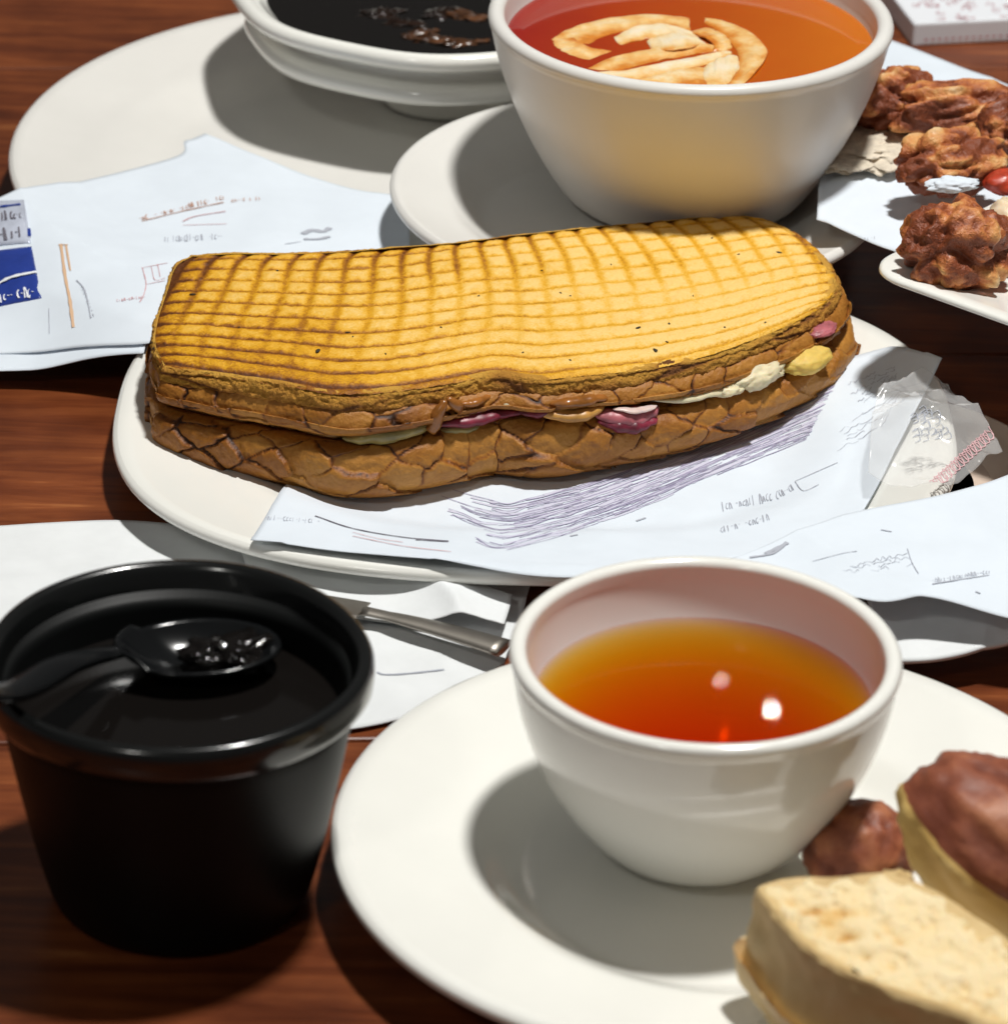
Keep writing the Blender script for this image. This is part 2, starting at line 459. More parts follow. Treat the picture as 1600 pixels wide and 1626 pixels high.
# ------------------------------------------------------------------ tea cup
cup = thing('tea_cup', 'small white cup of amber tea on the front plate', 'cup', (.0455, .787, fz(.0455, .787) + .0003))
CH, CR = .0525, .043
def cup_r(t): return .0165 + (CR - .0165) * (math.sin(t * math.pi / 2) ** .62 * .9 + .1 * t)
outer = [(0, .0012), (.0135, .0012), (.0142, 0), (.0160, 0), (.0168, .0010)]
for t in np.linspace(.0, 1, 22)[1:]: outer.append((cup_r(t), .001 + (CH - .0035) * t))
lipr = .0017
lip = [(CR - lipr * .8 + lipr * 1.15 * math.cos(R(a)), CH - lipr + lipr * math.sin(R(a))) for a in np.linspace(-20, 180, 11)]
inner = []
for t in np.linspace(.97, .0, 22): inner.append((max(.001, cup_r(t) - .0030 - .0012 * (1 - t)), .0045 + (CH - .0075) * t))
inner.append((0, .0042))
cup_prof = outer + lip + inner
ob = lathe('cup_body', cup_prof, M['ceramic'], cup, seg=128)
TL = .0385
def inner_r(z):
    t = (z - .0045) / (CH - .0075); return cup_r(t) - .0030 - .0012 * (1 - t)
tea = [(0, .0030)]
for z in np.linspace(.0046, TL - .0004, 14): tea.append((inner_r(z) + .0006, z))
rr = inner_r(TL)
tea += [(rr + .0005, TL + .0003), (rr - .0006, TL + .0001), (rr - .0022, TL - .0001), (rr - .006, TL - .00015), (rr - .0065, TL - .00015), (rr - .007, TL - .00015), (0, TL - .00015)]
lathe('tea', tea, M['tea'], cup, seg=128)

# ------------------------------------------------------------------ large soup bowl
KC = Vector((.0505, 1.119, .0222))
sb = thing('soup_bowl', 'large deep ivory bowl of orange soup behind the sandwich', 'bowl', KC)
BH, BR = .0585, .0585
def bowl_r(t): return .0335 + (BR - .0335) * (.60 * math.sin(t * math.pi / 2) ** .75 + .40 * t)
prof = [(0, .0012), (.028, .0012), (.029, 0), (.031, 0), (.033, .0012)]
for t in np.linspace(0, 1, 24)[1:]: prof.append((bowl_r(t), .0012 + (BH - .004) * t))
lr = .0022
prof += [(BR - lr * .9 + lr * 1.1 * math.cos(R(a)), BH - lr + lr * math.sin(R(a))) for a in np.linspace(-15, 180, 11)]
for t in np.linspace(.96, 0, 22): prof.append((bowl_r(t) - .0042, .005 + (BH - .009) * t))
prof.append((0, .0048))
lathe('bowl_body', prof, M['ceramic2'], sb, seg=128)
SL = BH - .0085
t_ = (SL - .005) / (BH - .009); srr = bowl_r(t_) - .0042
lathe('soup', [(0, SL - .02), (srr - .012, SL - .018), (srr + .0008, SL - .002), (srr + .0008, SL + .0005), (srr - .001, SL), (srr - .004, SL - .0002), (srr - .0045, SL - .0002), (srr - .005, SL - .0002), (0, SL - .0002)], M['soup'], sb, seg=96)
# folded dumpling skin floating in the soup: a rosette of curved folds
dc = px(1045, 85, KC.z + SL) 
dm = thing('dumpling', 'pale dumpling with petal like folds floating in the orange soup', 'dumpling', (dc.x, dc.y, KC.z + SL - .0006))
def zq(pts):
    out = []
    for (u, v) in pts:
        q = px(750 + u * .53125, v * .53125, KC.z + SL); out.append((q.x - dc.x, q.y - dc.y, 0))
    return curve(out, 6)
def fold(outer, inner, h0, h1, bulge, mat, seed):
    """a curled skin between two edge lines; h0, h1 = heights of the two edges above the soup"""
    n, k = 34, 12
    A, B = resample(zq(outer), n), resample(zq(inner), n); V = []
    for i in range(n):
        e = math.sin(math.pi * (i + .3) / (n - .4)) ** .5
        for j in range(k):
            t = j / (k - 1); q = A[i] * (1 - t) + B[i] * t
            wob = .0007 * noise.noise(Vector((i * .22, t * 2.5, seed * 3.3))) + .0005 * noise.noise(Vector((i * .7, t * 4, seed * 1.7)))
            q = q + np.array([.0005 * noise.noise(Vector((i * .3, t, seed))), .0005 * noise.noise(Vector((i * .3, t, seed + 7))), ((h0 * (1 - t) + h1 * t) * e + bulge * math.sin(math.pi * t) * e) * .30 + wob * .5 - .0001])
            V.append(q)
    ob_ = obj('fold', V, grid_faces(n, k), M['skin'], dm)
    attr(ob_, 'tone', [(.95 if mat is M['cream_pale'] else .72) - .75 * abs((i % k) / (k - 1) - .35) ** 1.3 - .35 * abs((i // k) / (n - 1) - .5) for i in range(n * k)])
    md = ob_.modifiers.new('thick', 'SOLIDIFY'); md.thickness = .0007; md.offset = 0
    ms = ob_.modifiers.new('sub', 'SUBSURF'); ms.levels = ms.render_levels = 1
    return ob_
folds = [
    ([(235, 112), (300, 82), (400, 58), (520, 44), (650, 50)], [(345, 132), (400, 104), (480, 88), (570, 84), (660, 96)], .0030, .0012, .0012, 'cream_fold'),
    ([(235, 112), (250, 140), (300, 165), (350, 178)], [(300, 108), (320, 128), (360, 146), (420, 150)], .0008, .0030, .0010, 'cream_fold'),
    ([(420, 108), (500, 82), (590, 80), (680, 108)], [(440, 132), (520, 116), (610, 116), (690, 130)], .0045, .0018, .0010, 'cream_pale'),
    ([(688, 48), (780, 74), (850, 118), (880, 160), (858, 205), (800, 262)], [(690, 64), (750, 105), (785, 145), (795, 185), (780, 225), (755, 258)], .0046, .0012, .0012, 'cream_fold'),
    ([(700, 78), (750, 105), (776, 138), (760, 150)], [(640, 96), (690, 118), (720, 138), (715, 152)], .0030, .0050, .0006, 'cream_fold'),
    ([(340, 202), (420, 172), (520, 152), (640, 130), (770, 138)], [(430, 216), (510, 190), (600, 172), (690, 156), (776, 152)], .0034, .0012, .0012, 'cream_fold'),
    ([(350, 214), (450, 214), (560, 196), (680, 170), (776, 150)], [(470, 240), (560, 226), (640, 206), (720, 184), (776, 158)], .0044, .0010, .0014, 'cream_pale'),
    ([(480, 240), (560, 226), (640, 206), (690, 196)], [(500, 256), (580, 258), (650, 258), (700, 250)], .0040, .0014, .0010, 'cream_fold'),
    ([(690, 196), (740, 178), (782, 168), (800, 190)], [(690, 258), (730, 256), (770, 246), (790, 220)], .0042, .0010, .0012, 'cream_pale'),
    ([(520, 122), (580, 108), (650, 112), (700, 128)], [(540, 152), (600, 160), (650, 150), (690, 136)], .0052, .0058, .0010, 'cream_pale'),
]
for k, (oa, ib, h0_, h1_, bu, mt) in enumerate(folds): fold(oa, ib, h0_, h1_, bu, M[mt], k)

# ------------------------------------------------------------------ dark broth bowl with stepped rim
LC = Vector((-.0225, 1.227, .0078))
db = thing('broth_bowl', 'white bowl with a doubled rim holding dark broth, on the platter', 'bowl', LC)
def squarish(a, k=.055): return 1 + k * math.cos(4 * (a - .35)) * -1
def lmod(r, a):
    s = .985 + .011 * math.cos(8 * a + .6) * min(1, r / .06)
    return r * s * math.cos(a) * 1.06, r * s * math.sin(a)
prof = [(0, .001), (.016, .001), (.017, 0), (.0195, 0), (.0200, .0015), (.0195, .009), (.028, .0165), (.050, .0195), (.0565, .0200), (.0600, .0214), (.0613, .0236), (.0608, .0258), (.0585, .0268), (.0548, .0272), (.0540, .0288), (.0570, .0312),
        (.0630, .0335), (.0655, .0350), (.0668, .0372), (.0660, .0392), (.0638, .0400), (.0612, .0390), (.0580, .0360), (.0545, .0325), (.050, .0285), (.040, .0262), (.028, .0240), (.018, .0235), (0, .0230)]
lathe('bowl_body', prof, M['ceramic'], db, seg=128, mod=lmod)
lathe('broth', [(0, .0280), (.050, .0305), (.0552, .0318), (.0545, .0326), (.0535, .0324), (.053, .0324), (0, .0324)], M['black_sauce'], db, seg=96, mod=lmod)
for k, (u, v, a, ln, rd, mt) in enumerate([(690, 62, .1, .017, .0022, 'fried'), (735, 68, .25, .014, .0020, 'fried'), (640, 35, -.4, .012, .003, 'sauce'),
                                       (700, 20, .8, .013, .003, 'sauce'), (745, 25, -.2, .012, .0026, 'fried'), (665, 52, .5, .010, .0018, 'fried'), (600, 20, .2, .012, .0028, 'sauce')]):
    q = px(u, v, LC.z + .0325)
    mm = simple('simmered strip brown', (.075, .030, .012), .25, var=.8, scale=200) if mt == 'fried' else simple('simmered strip dark', (.016, .008, .005), .18, var=.5, scale=200)
    s_ = blob('mushroom_strip', q - Vector((0, 0, .0006)), (ln * .62, rd * 1.5, .0015), mm, None, .45, 1.5, (0, 0, a), 4, k + 80)
    tag(s_, ['thin pale brown strip nearest the rim in the dark broth', 'short brown strip beside the soup bowl in the dark broth', 'dark curled strip left of centre in the dark broth', 'steeply angled dark strip near the top in the dark broth',
             'upper brown strip nearest the orange soup in the dark broth', 'smallest brown strip in the dark broth', 'leftmost dark strip in the dark broth'][k], 'mushroom', 'strips floating in the dark broth')

# ------------------------------------------------------------------ sandwich
ZB = sz(*SPC) + .0016
ZE = ZB + .0295
def ze(u_): return ZB + float(np.interp(u_, [240, 310, 480, 600, 850, 1000, 1150, 1330], [.0240, .0262, .0290, .0295, .0282, .0265, .0255, .0250]))
top_px = [(303, 408), (375, 404), (450, 403), (600, 398), (750, 385), (900, 366), (1050, 353), (1150, 344), (1213, 349)]
left_px = [(303, 408), (276, 426), (262, 465), (246, 515), (243, 555), (258, 588)]
bot_px = [(258, 588), (350, 602), (450, 616), (540, 631), (640, 625), (720, 611), (790, 600), (860, 607), (950, 599), (1060, 583), (1150, 560), (1240, 525), (1298, 494)]
right_px = [(1213, 349), (1256, 368), (1296, 398), (1322, 432), (1324, 464), (1298, 494)]
def side3(pts, z): return curve([tuple(px(u, v, z)) for u, v in pts], 12)
def side_z(pts): return curve([tuple(px(u_, v_, ze(u_))) for u_, v_ in pts], 12)
T3, B3, L3, R3 = (side_z(q) for q in (top_px, bot_px, left_px, right_px))
sw = thing('grilled_sandwich', 'long grilled sandwich with golden grid marks, onion and cheese filling', 'sandwich', (SPC[0], SPC[1], ZB))
O = np.array([SPC[0], SPC[1], ZB])
NU, NV = 520, 230
P = coons(T3, B3, L3, R3, NU, NV)
u = np.linspace(0, 1, NU)[:, None] * np.ones((1, NV)); v = np.ones((NU, 1)) * np.linspace(0, 1, NV)[None]
ed = np.minimum(np.minimum(u * 2.0, (1 - u) * 2.0), np.minimum(v, 1 - v) )
dome = (1 - np.exp(-ed / .05)) * .0016 + .0012 * fbm(u * 7, v * 4, 3) 
wu = u + .010 * (fbm(u * 5, v * 5, 8) - .5); wv = v + .022 * (fbm(u * 6, v * 3, 21) - .5) + .010 * (fbm(u * 110, v * 40, 23) - .5)
lv = wv * 11.3 + .15; lu = wu * 23.5 + .9 * (v - .5) 
dv = np.abs(lv - np.round(lv)); du = np.abs(lu - np.round(lu))
gl = np.exp(-(dv / .115) ** 2)                                    # long grooves
gc = np.exp(-(du / .15) ** 2)                                    # cross grooves
cs = np.clip(1.12 - 1.10 * v + .5 * (fbm(u * 6, v * 5, 31) - .5), .12, 1) # cross marks fade to the front
ls = np.clip(.72 + .5 * (fbm(u * 9, v * 4, 37) - .5), .3, 1)
grm = np.maximum(gl * ls, gc * cs * .85)
gwide = np.maximum(np.exp(-(dv / .27) ** 2) * ls, np.exp(-(du / .27) ** 2) * cs * .9)
n_f = fbm(u * 120, v * 52, 41)
P[..., 2] += dome - .00042 * grm - .00018 * gwide + .0005 * (n_f - .5) + .0003 * (fbm(u * 220, v * 100, 47) - .5)
edge_toast = np.exp(-ed / .035) * .40 + np.exp(-u / .05) * .22 * (1 - .6 * v) + np.exp(-(1 - u) / .03) * .25
toast = .0 + .54 * grm + .22 * gwide * np.clip(1.35 - u, .55, 1) + edge_toast + .20 * (fbm(u * 10, v * 6, 51) - .4) + .25 * (n_f - .5)
toast += .16 * np.clip(1 - u * 1.6, 0, 1) + .16 * np.clip(v - .35, 0, 1) * np.clip(1.3 - 1.6 * u, 0, 1) + .10 * np.clip(v - .5, 0, 1) * (u < .6) + np.exp(-v / .07) * .22 * np.clip(fbm(u * 9, v * 2, 77) * 2 - .35, 0, 1)
toast -= .12 * np.clip((u - .3) * 2, 0, 1)
toast += .30 * np.clip(fbm(u * 4.5, v * 3.2, 91) - .52, 0, 1) * 2.2 + .5 * np.clip(fbm(u * 60, v * 26, 95) - .62, 0, 1)
gf = obj('grilled_face', P.reshape(-1, 3) - O, grid_faces(NU, NV), M['grilled'], sw)
attr(gf, 'toast', np.clip(toast, 0, 1))
# make the face normals look up
gf.data.flip_normals()

# perimeter (front run left->right, then right end, back, left end), counter-clockwise from above
per = np.vstack([B3[:-1], R3[::-1][:-1], T3[::-1][:-1], L3[:-1]])
NS = 1900
per = resample(np.vstack([per, per[:1]]), NS + 1)[:-1]
tan = np.roll(per, -3, 0) - np.roll(per, 3, 0); tan[:, 2] = 0; tan /= np.linalg.norm(tan, axis=1)[:, None]
for _ in range(110): tan = (np.roll(tan, 1, 0) + tan + np.roll(tan, -1, 0)) / 3
tan /= np.linalg.norm(tan, axis=1)[:, None]
nor = np.stack([tan[:, 1], -tan[:, 0], np.zeros(NS)], 1)
plen = np.linalg.norm(np.roll(per, -1, 0) - per, axis=1).sum()
sarc = np.arange(NS) / NS * plen
def pu(): # photo column of every perimeter point on the front, for features along the length
    return per[:, 0]
zs = (per[:, 2] - ZB) / (ZE - ZB)
fr = nor[:, 1] < -.25                                           # front facing
def wall(name, prof, mat, cell, amp, seed, nrow=64, gapmod=None, toast0=.3, flake=1.0, crackw=.10, zsc=None, noisez=.0, rag=0, diamond=False):
    pr = resample(curve(prof, 10), nrow); L = np.r_[0, np.cumsum(np.linalg.norm(np.diff(pr, axis=0), axis=1))]
    SS = sarc[:, None] * np.ones((1, nrow)); LL = np.ones((NS, 1)) * L[None]
    # periodic arc: use a circle mapping for low noise, plain coordinates for cells
    if diamond:
        wx = fbm(SS * 130, LL * 130, seed + 3) * .55; wy = fbm(SS * 120, LL * 140, seed + 4) * .55
        f1, f2, idr, dx, dy = worley((SS * .75 + LL) / cell[0] + wx, (SS * .75 - LL) / cell[1] + wy, seed)
    else: f1, f2, idr, dx, dy = worley(SS / cell[0] + .12 * fbm(SS * 300, LL * 300, seed + 3), LL / cell[1] + .12 * fbm(SS * 280, LL * 320, seed + 4), seed)
    crack = np.exp(-((f2 - f1) / crackw) ** 2) * np.clip((fbm(SS * 90, LL * 110, seed + 31) - .34) * 5, .0, 1)
    lift = (idr - .5) * .0012 * flake + dy * .0011 * flake + dx * (idr - .4) * .0010 * flake
    nz = fbm(SS * 140, LL * 160, seed + 6) - .5
    off = lift * (1 - crack) - crack * amp + nz * .0010 + (fbm(SS * 700, LL * 700, seed + 7) - .5) * .0005
    if rag: off = off + rag * (fbm(SS * 420, LL * 900, seed + 15) - .5) + rag * .8 * (fbm(SS * 1100, LL * 1600, seed + 16) - .5)
    tp = np.clip(np.minimum(LL / .0015, (L[-1] - LL) / .0015), 0, 1)
    O_ = pr[None, :, 0] * (1 - .65 * np.clip(-nor[:, 0], 0, 1))[:, None] + off * tp
    Z_ = pr[None, :, 1] * np.ones((NS, 1))
    if gapmod is not None: Z_ = gapmod(Z_, O_)
    Z_ = Z_ + (fbm(SS * 60, LL * 0 + seed, seed + 9) - .5) * noisez
    Z_ = ZB + (Z_ - ZB) * zs[:, None]
    X = per[:, None, :2] + nor[:, None, :2] * O_[..., None]
    V = np.concatenate([X, Z_[..., None]], 2)
    ob_ = obj(name, V.reshape(-1, 3) - O, grid_faces(NS, nrow, True), mat, sw)
    tt = toast0 + (.50 * (LL / L[-1] - .45) if rag else 0) + .78 * crack + .42 * (idr - .5) + .5 * nz + .25 * (fbm(SS * 40, LL * 60, seed + 12) - .5)
    attr(ob_, 'toast', np.clip(tt, 0, 1))
    return ob_
ZM = ZB + .0190                                                  # seam height
sx_ = per[:, 0]
seam = .0016 * np.sin(sx_ * 38 + 1.2) + .0022 * (fbm(sx_ * 45 + 9, sx_ * 0 + 2, 5) - .5)
def seam_top(Z, O_):
    k = np.clip((ZE - Z) / (ZE - ZM), 0, 1.2) ** 2
    return Z + seam[:, None] * k
def seam_bot(Z, O_):
    k = np.clip((Z - ZB) / (ZM - ZB), 0, 1.2) ** 2
    return Z + seam[:, None] * k
# torn crumb band under the grilled face
cb = wall('crumb_edge', [(-.0022, ZE + .0012), (-.0004, ZE + .0009), (.0008, ZE - .0006), (.0014, ZE - .0024), (.0010, ZE - .0040), (-.0015, ZE - .0046)], M['crumb'], (.05, .004), .0004, 61, nrow=30, toast0=.36, flake=.3, noisez=.0010, rag=.0011)
wall('upper_crust', [(-.003, ZE - .0024), (.0008, ZE - .0032), (.0030, ZE - .0052), (.0042, ZE - .0080), (.0044, ZM + .0040), (.0030, ZM + .0014), (-.002, ZM + .0004), (-.012, ZM + .0012)], M['crust'], (.0125, .0150), .0005, 71, nrow=104, gapmod=seam_top, toast0=.26, flake=.6, crackw=.055, diamond=True)
wall('lower_crust', [(-.014, ZM - .0022), (-.001, ZM - .0020), (.0034, ZM - .0030), (.0060, ZM - .0055), (.0074, ZB + .0090), (.0066, ZB + .0048), (.0026, ZB + .0013), (-.002, ZB - .0004), (-.016, ZB + .0002)], M['crust'], (.0105, .0120), .0007, 83, nrow=116, gapmod=seam_bot, toast0=.26, flake=1.1, crackw=.060, diamond=True)
# filling layer seen in the gap
NSF = NS
fo = -.0012 + .0022 * (fbm(sarc * 220, sarc * 0, 15) - .5)
V = []
for k, (dz, dd) in enumerate(((.0022, -.008), (.0012, -.0015), (.0, .0), (-.0014, -.001), (-.0026, -.008))):
    X = per[:, :2] + nor[:, :2] * (fo + dd)[:, None]
    V.append(np.c_[X, ZB + (ZM + seam - ZB) * zs + dz])
V = np.stack(V, 1)
fl = obj('filling_layer', V.reshape(-1, 3) - O, grid_faces(NS, 5, True), simple('savoury filling', (.40, .22, .08), .3, var=.55, scale=320, bmp=.8, bdist=.001), sw)

def at_seam(uu, dz=0, out=.002):
    """point on the front seam at photo column uu"""
    best = None
    for i in np.where(nor[:, 1] < -.05)[0]:
        q = per[i]
        d = Vector(q) - Vector((0, 0, CAMH)); uu_ = 800 + FPX * d.dot(RT) / d.dot(FWD)
        if best is None or abs(uu_ - uu) < best[0]: best = (abs(uu_ - uu), i)
    i = best[1]
    return Vector((per[i, 0] + nor[i, 0] * out, per[i, 1] + nor[i, 1] * out, ZB + (ZM + seam[i] - ZB) * zs[i] + dz)), math.atan2(tan[i, 1], tan[i, 0]), i
def strip(name, u0, u1, wid, hgt, mat, out=.003, dz=0, n=14, sag=.0, tone=0):
    path = []
    for k in range(n):
        q, a, i = at_seam(u0 + (u1 - u0) * k / (n - 1), dz - sag * math.sin(math.pi * k / (n - 1)), out + .0015 * math.sin(math.pi * k / (n - 1)))
        path.append(q - Vector(O) + Vector((0, .0011, 0)))
    n2 = 40; path = [Vector(q) for q in resample([tuple(q) for q in path], n2)]
    V, F = tube(path, [wid * (.10 + .95 * math.sin(math.pi * (k + .3) / (n2 - .4)) ** .75 + .22 * noise.noise(Vector((k * .22, u0, 0)))) for k in range(n2)], 18, flat=hgt / wid)
    V = [q + Vector((0, 0, 1)) * .0005 * noise.noise(q * 200 + Vector((u0, 0, 0))) + Vector((0, 1, 0)) * .0006 * noise.noise(q * 180 + Vector((0, u1, 0))) for q in V]
    return obj(name, V, F, mat, sw)
strip('onion_slice', 672, 838, .0030, .0017, M['onion'], .0020, -.0004)
strip('onion_slice', 700, 820, .0022, .0006, M['onion_flesh'], .0010, .0016)
strip('onion_slice', 820, 905, .0026, .0014, M['onion'], .0012, .0004)
a_ = strip('onion_slice', 936, 1038, .0034, .0024, M['onion_flesh'], .0034, -.0012, sag=.0012)
strip('onion_rind', 940, 1034, .0034, .0018, M['onion'], .0044, -.0030, sag=.0010)
strip('onion_core', 962, 1030, .0015, .0006, M['onion_pale'], .0052, .0006)
strip('pickle_slice', 545, 690, .0032, .0024, M['pickle'], .0006, .0000)
strip('pickle_slice', 690, 770, .0024, .0014, M['pickle'], .0012, -.0030)
strip('cheese_slice', 850, 955, .0026, .0016, M['cheese_orange'], .0030, .0006, sag=.0010)
strip('cheese_slice', 755, 850, .0020, .0010, M['cheese_white'], .0014, .0024)
strip('cheese_slice', 1030, 1170, .0020, .0010, M['cheese_white'], .0022, .0006)
def lump(name, uu, dz, out, rad, mat, seed, amp=.2, rz=0):
    q, a, i = at_seam(uu, dz, out - .0014)
    return blob(name, q - Vector(O), rad, mat, sw, amp, 1.6, (0, 0, a + rz), 4, seed)
lump('cheese_chunk', 1195, .0010, .0040, (.0095, .0045, .0034), M['cheese_white'], 3, .16)
lump('cheese_chunk', 1150, .0000, .0036, (.0060, .0035, .0020), M['cheese_white'], 6, .16)
lump('potato_wedge', 1264, .0004, .0052, (.0090, .0058, .0032), M['potato'], 4, .10)
lump('onion_slice', 1294, .0062, .0040, (.0056, .0034, .0014), M['onion_flesh'], 5, .10)
def drip(uu, z0, z1, out, rad, lean=0):
    path = []
    for k in range(12):
        t = k / 11; q, a, i = at_seam(uu + lean * t, z0 + (z1 - z0) * t, out + .0006 * math.sin(t * 5)); path.append(q - Vector(O) + Vector((.0004 * math.sin(t * 9 + uu), 0, 0)))
    V, F = tube(path, [rad * (.45 + .35 * math.sin(t * 3.1) + .35 * t) for t in np.linspace(0, 1, 12)], 12)
    return obj('sauce_drip', V, F, M['sauce'], sw)
drip(692, .0075, -.0012, .0036, .0019, -16); drip(700, .0082, .0030, .0040, .0016, 22)
strip('sauce_glaze', 862, 962, .0018, .0013, M['sauce'], .0032, .0030, sag=-.0004)
strip('sauce_glaze', 710, 775, .0013, .0010, M['sauce'], .0028, .0046)
# burnt herb flecks pressed into the grilled face
bv = BVHTree.FromPolygons([tuple(q) for q in P.reshape(-1, 3)], grid_faces(NU, NV))
def hit(bvh, uu, vv):
    x = (uu - 800) / FPX; y = -(vv - 813) / FPX
    d = (FWD + RT * x + UP * y).normalized()
    return bvh.ray_cast(Vector((0, 0, CAMH)), d)
flk = [(307, 468, 9), (505, 557, 11), (1237, 401, 8), (1012, 521, 8), (1040, 556, 9), (552, 528, 6), (1062, 514, 5), (1058, 543, 4), (1130, 378, 4), (890, 465, 4), (905, 470, 3), (970, 420, 3), (1172, 404, 4), (1215, 512, 4), (245, 545, 8), (246, 553, 7), (612, 562, 4), (440, 430, 4), (380, 520, 4), (700, 520, 3), (830, 560, 4), (905, 572, 4), (760, 470, 3), (1100, 470, 3), (860, 430, 4), (560, 535, 3), (1150, 520, 4)]
for k, (uu, vv, s) in enumerate(flk):
    h = hit(bv, uu, vv)
    if h[0] is None: continue
    sc = s / 5200 * .62
    blob('herb_fleck', h[0] - Vector(O) + Vector((0, 0, .0001)), (sc, sc * .5, .00022), M['herb'], sw, .5, 1.5, (0, 0, k * 1.3), 2, k)

# ------------------------------------------------------------------ paper sheets
SHEETS = {}
def sheet(name, label, cat, sides, mat, zf, nu=70, nv=46, crumple=.0006, freq=40, thick=.00018, seed=0, group=None):
    """sides: four pixel polylines (top, bottom, left, right); each point u, v or u, v, extra height"""
    def conv(pts):
        out = []
        for q in pts:
            ex = q[2] if len(q) > 2 else 0
            p_ = pxz(q[0], q[1], lambda x, y: zf(x, y) + ex); out.append((p_.x, p_.y, ex))
        return curve(out, 6) if len(out) > 2 else np.array(out)
    Pp = coons(*[conv(s) for s in sides], nu, nv)
    X, Y, EX = Pp[..., 0], Pp[..., 1], Pp[..., 2]
    Z = np.vectorize(zf)(X, Y) + EX
    Z = Z + crumple * (fbm(X * freq + seed, Y * freq, seed + 2, 3) - .3) * 2
    fx = X * math.cos(seed) + Y * math.sin(seed)
    Z = Z + crumple * .8 * np.abs(((fx * 9 + .3 * fbm(X * 20, Y * 20, seed)) % 1) - .5)
    rs = np.random.default_rng(seed + 100)
    for _ in range(6):
        a_ = rs.uniform(0, math.pi); cx_, cy_ = X.flat[rs.integers(X.size)], Y.flat[rs.integers(Y.size)]
        d_ = (X - cx_) * math.cos(a_) + (Y - cy_) * math.sin(a_)
        Z = Z + rs.uniform(.4, 1.1) * crumple * 1.6 * np.exp(-np.abs(d_) / rs.uniform(.004, .012))
    V = np.stack([X, Y, Z], 2).reshape(-1, 3)
    F = [tuple(reversed(f)) for f in grid_faces(nu, nv)]
    c = V.mean(0); c[2] = V[:, 2].min()
    ob_ = obj(name, V - c, F, mat, None, True, c)
    md = ob_.modifiers.new('thick', 'SOLIDIFY'); md.thickness = thick; md.offset = -1
    tag(ob_, label, cat, group)
    SHEETS[label] = (ob_, BVHTree.FromPolygons([tuple(q) for q in V], F), Vector(c))
    return ob_

def prints(ob_, strokes, mat, name='printed_marks', lift=.00022):
    """flat print: ribbons lying on a sheet; strokes = [(pixel polyline, width px)]"""
    bvh, c = SHEETS[ob_['label']][1:]
    V = []; F = []
    for pts, wd in strokes:
        Q = curve([(*q, 0) for q in pts], 5) if len(pts) > 2 else resample([(*q, 0) for q in pts], 6)
        H_ = []
        for q in Q:
            h = hit(bvh, q[0], q[1])
            if h[0] is None:
                if len(H_) > 1: break
                H_ = []; continue
            n_ = h[1] if h[1].z > 0 else -h[1]
            H_.append(h[0] + n_ * lift)
        if len(H_) < 2: continue
        st = len(V); hw = wd * .85 / 5600 / 2
        for i, q in enumerate(H_):
            t = (H_[min(i + 1, len(H_) - 1)] - H_[max(i - 1, 0)]); t.z = 0
            if t.length < 1e-9: t = Vector((1, 0, 0))
            t.normalize(); s = Vector((-t.y, t.x, 0)) * hw * (.7 + .6 * random.random())
            V += [q + s - c, q - s - c]
        for i in range(len(H_) - 1):
            F.append((st + 2 * i, st + 2 * i + 1, st + 2 * i + 3, st + 2 * i + 2))
    if V:
        o_ = obj(name, V, F, mat, ob_, False); o_['kind'] = 'stuff'
        return o_

def scribble(u0, v0, du, dv, n, h, wd=2.2, gap=.25):
    """a run of small illegible handwriting like marks from u0, v0 along du, dv"""
    out = []
    L = math.hypot(du, dv); ex, ey = du / L, dv / L; nx, ny = ey, -ex
    step = L / (n * 1.9); a = 0.0
    while a < L:
        if random.random() > .14:
            k = random.randrange(4); b0, b1 = random.uniform(-.05, .15) * h, random.uniform(.55, .95) * h; w_ = step * random.uniform(.45, .75)
            q = lambda x, y: (u0 + ex * (a + x) + nx * y, v0 + ey * (a + x) + ny * y)
            if k == 0: pts = [q(0, b0), q(.1 * w_, b1)]
            elif k == 1: pts = [q(w_, b1), q(.2 * w_, .8 * b1), q(0, .4 * b1), q(.5 * w_, b0), q(w_, .2 * h)]
            elif k == 2: pts = [q(0, b0), q(.15 * w_, b1), q(.7 * w_, .85 * b1), q(w_, b0)]
            else: pts = [q(0, .5 * h), q(w_, .45 * h)]
            out.append((pts, wd * random.uniform(.45, .8)))
        a += step
    return out
def hatch(poly_top, poly_bot, n, wd, jit=3, seg=5, keep=.85):
    """long wavering lines between two pixel polylines"""
    A = resample(poly_top, 24); B = resample(poly_bot, 24); out = []
    for k in range(n):
        t = (k + .5) / n; C = A * (1 - t) + B * t
        i = random.randrange(0, 6)
        while i < 23:
            j = min(23, i + random.randrange(3, 9))
            if random.random() < keep:
                out.append(([(C[q, 0] + random.uniform(-jit, jit) * .6, C[q, 1] + random.uniform(-jit, jit)) for q in range(i, j + 1)], wd * random.uniform(.5, 1.2)))
            i = j + random.randrange(0, 2)
    return out

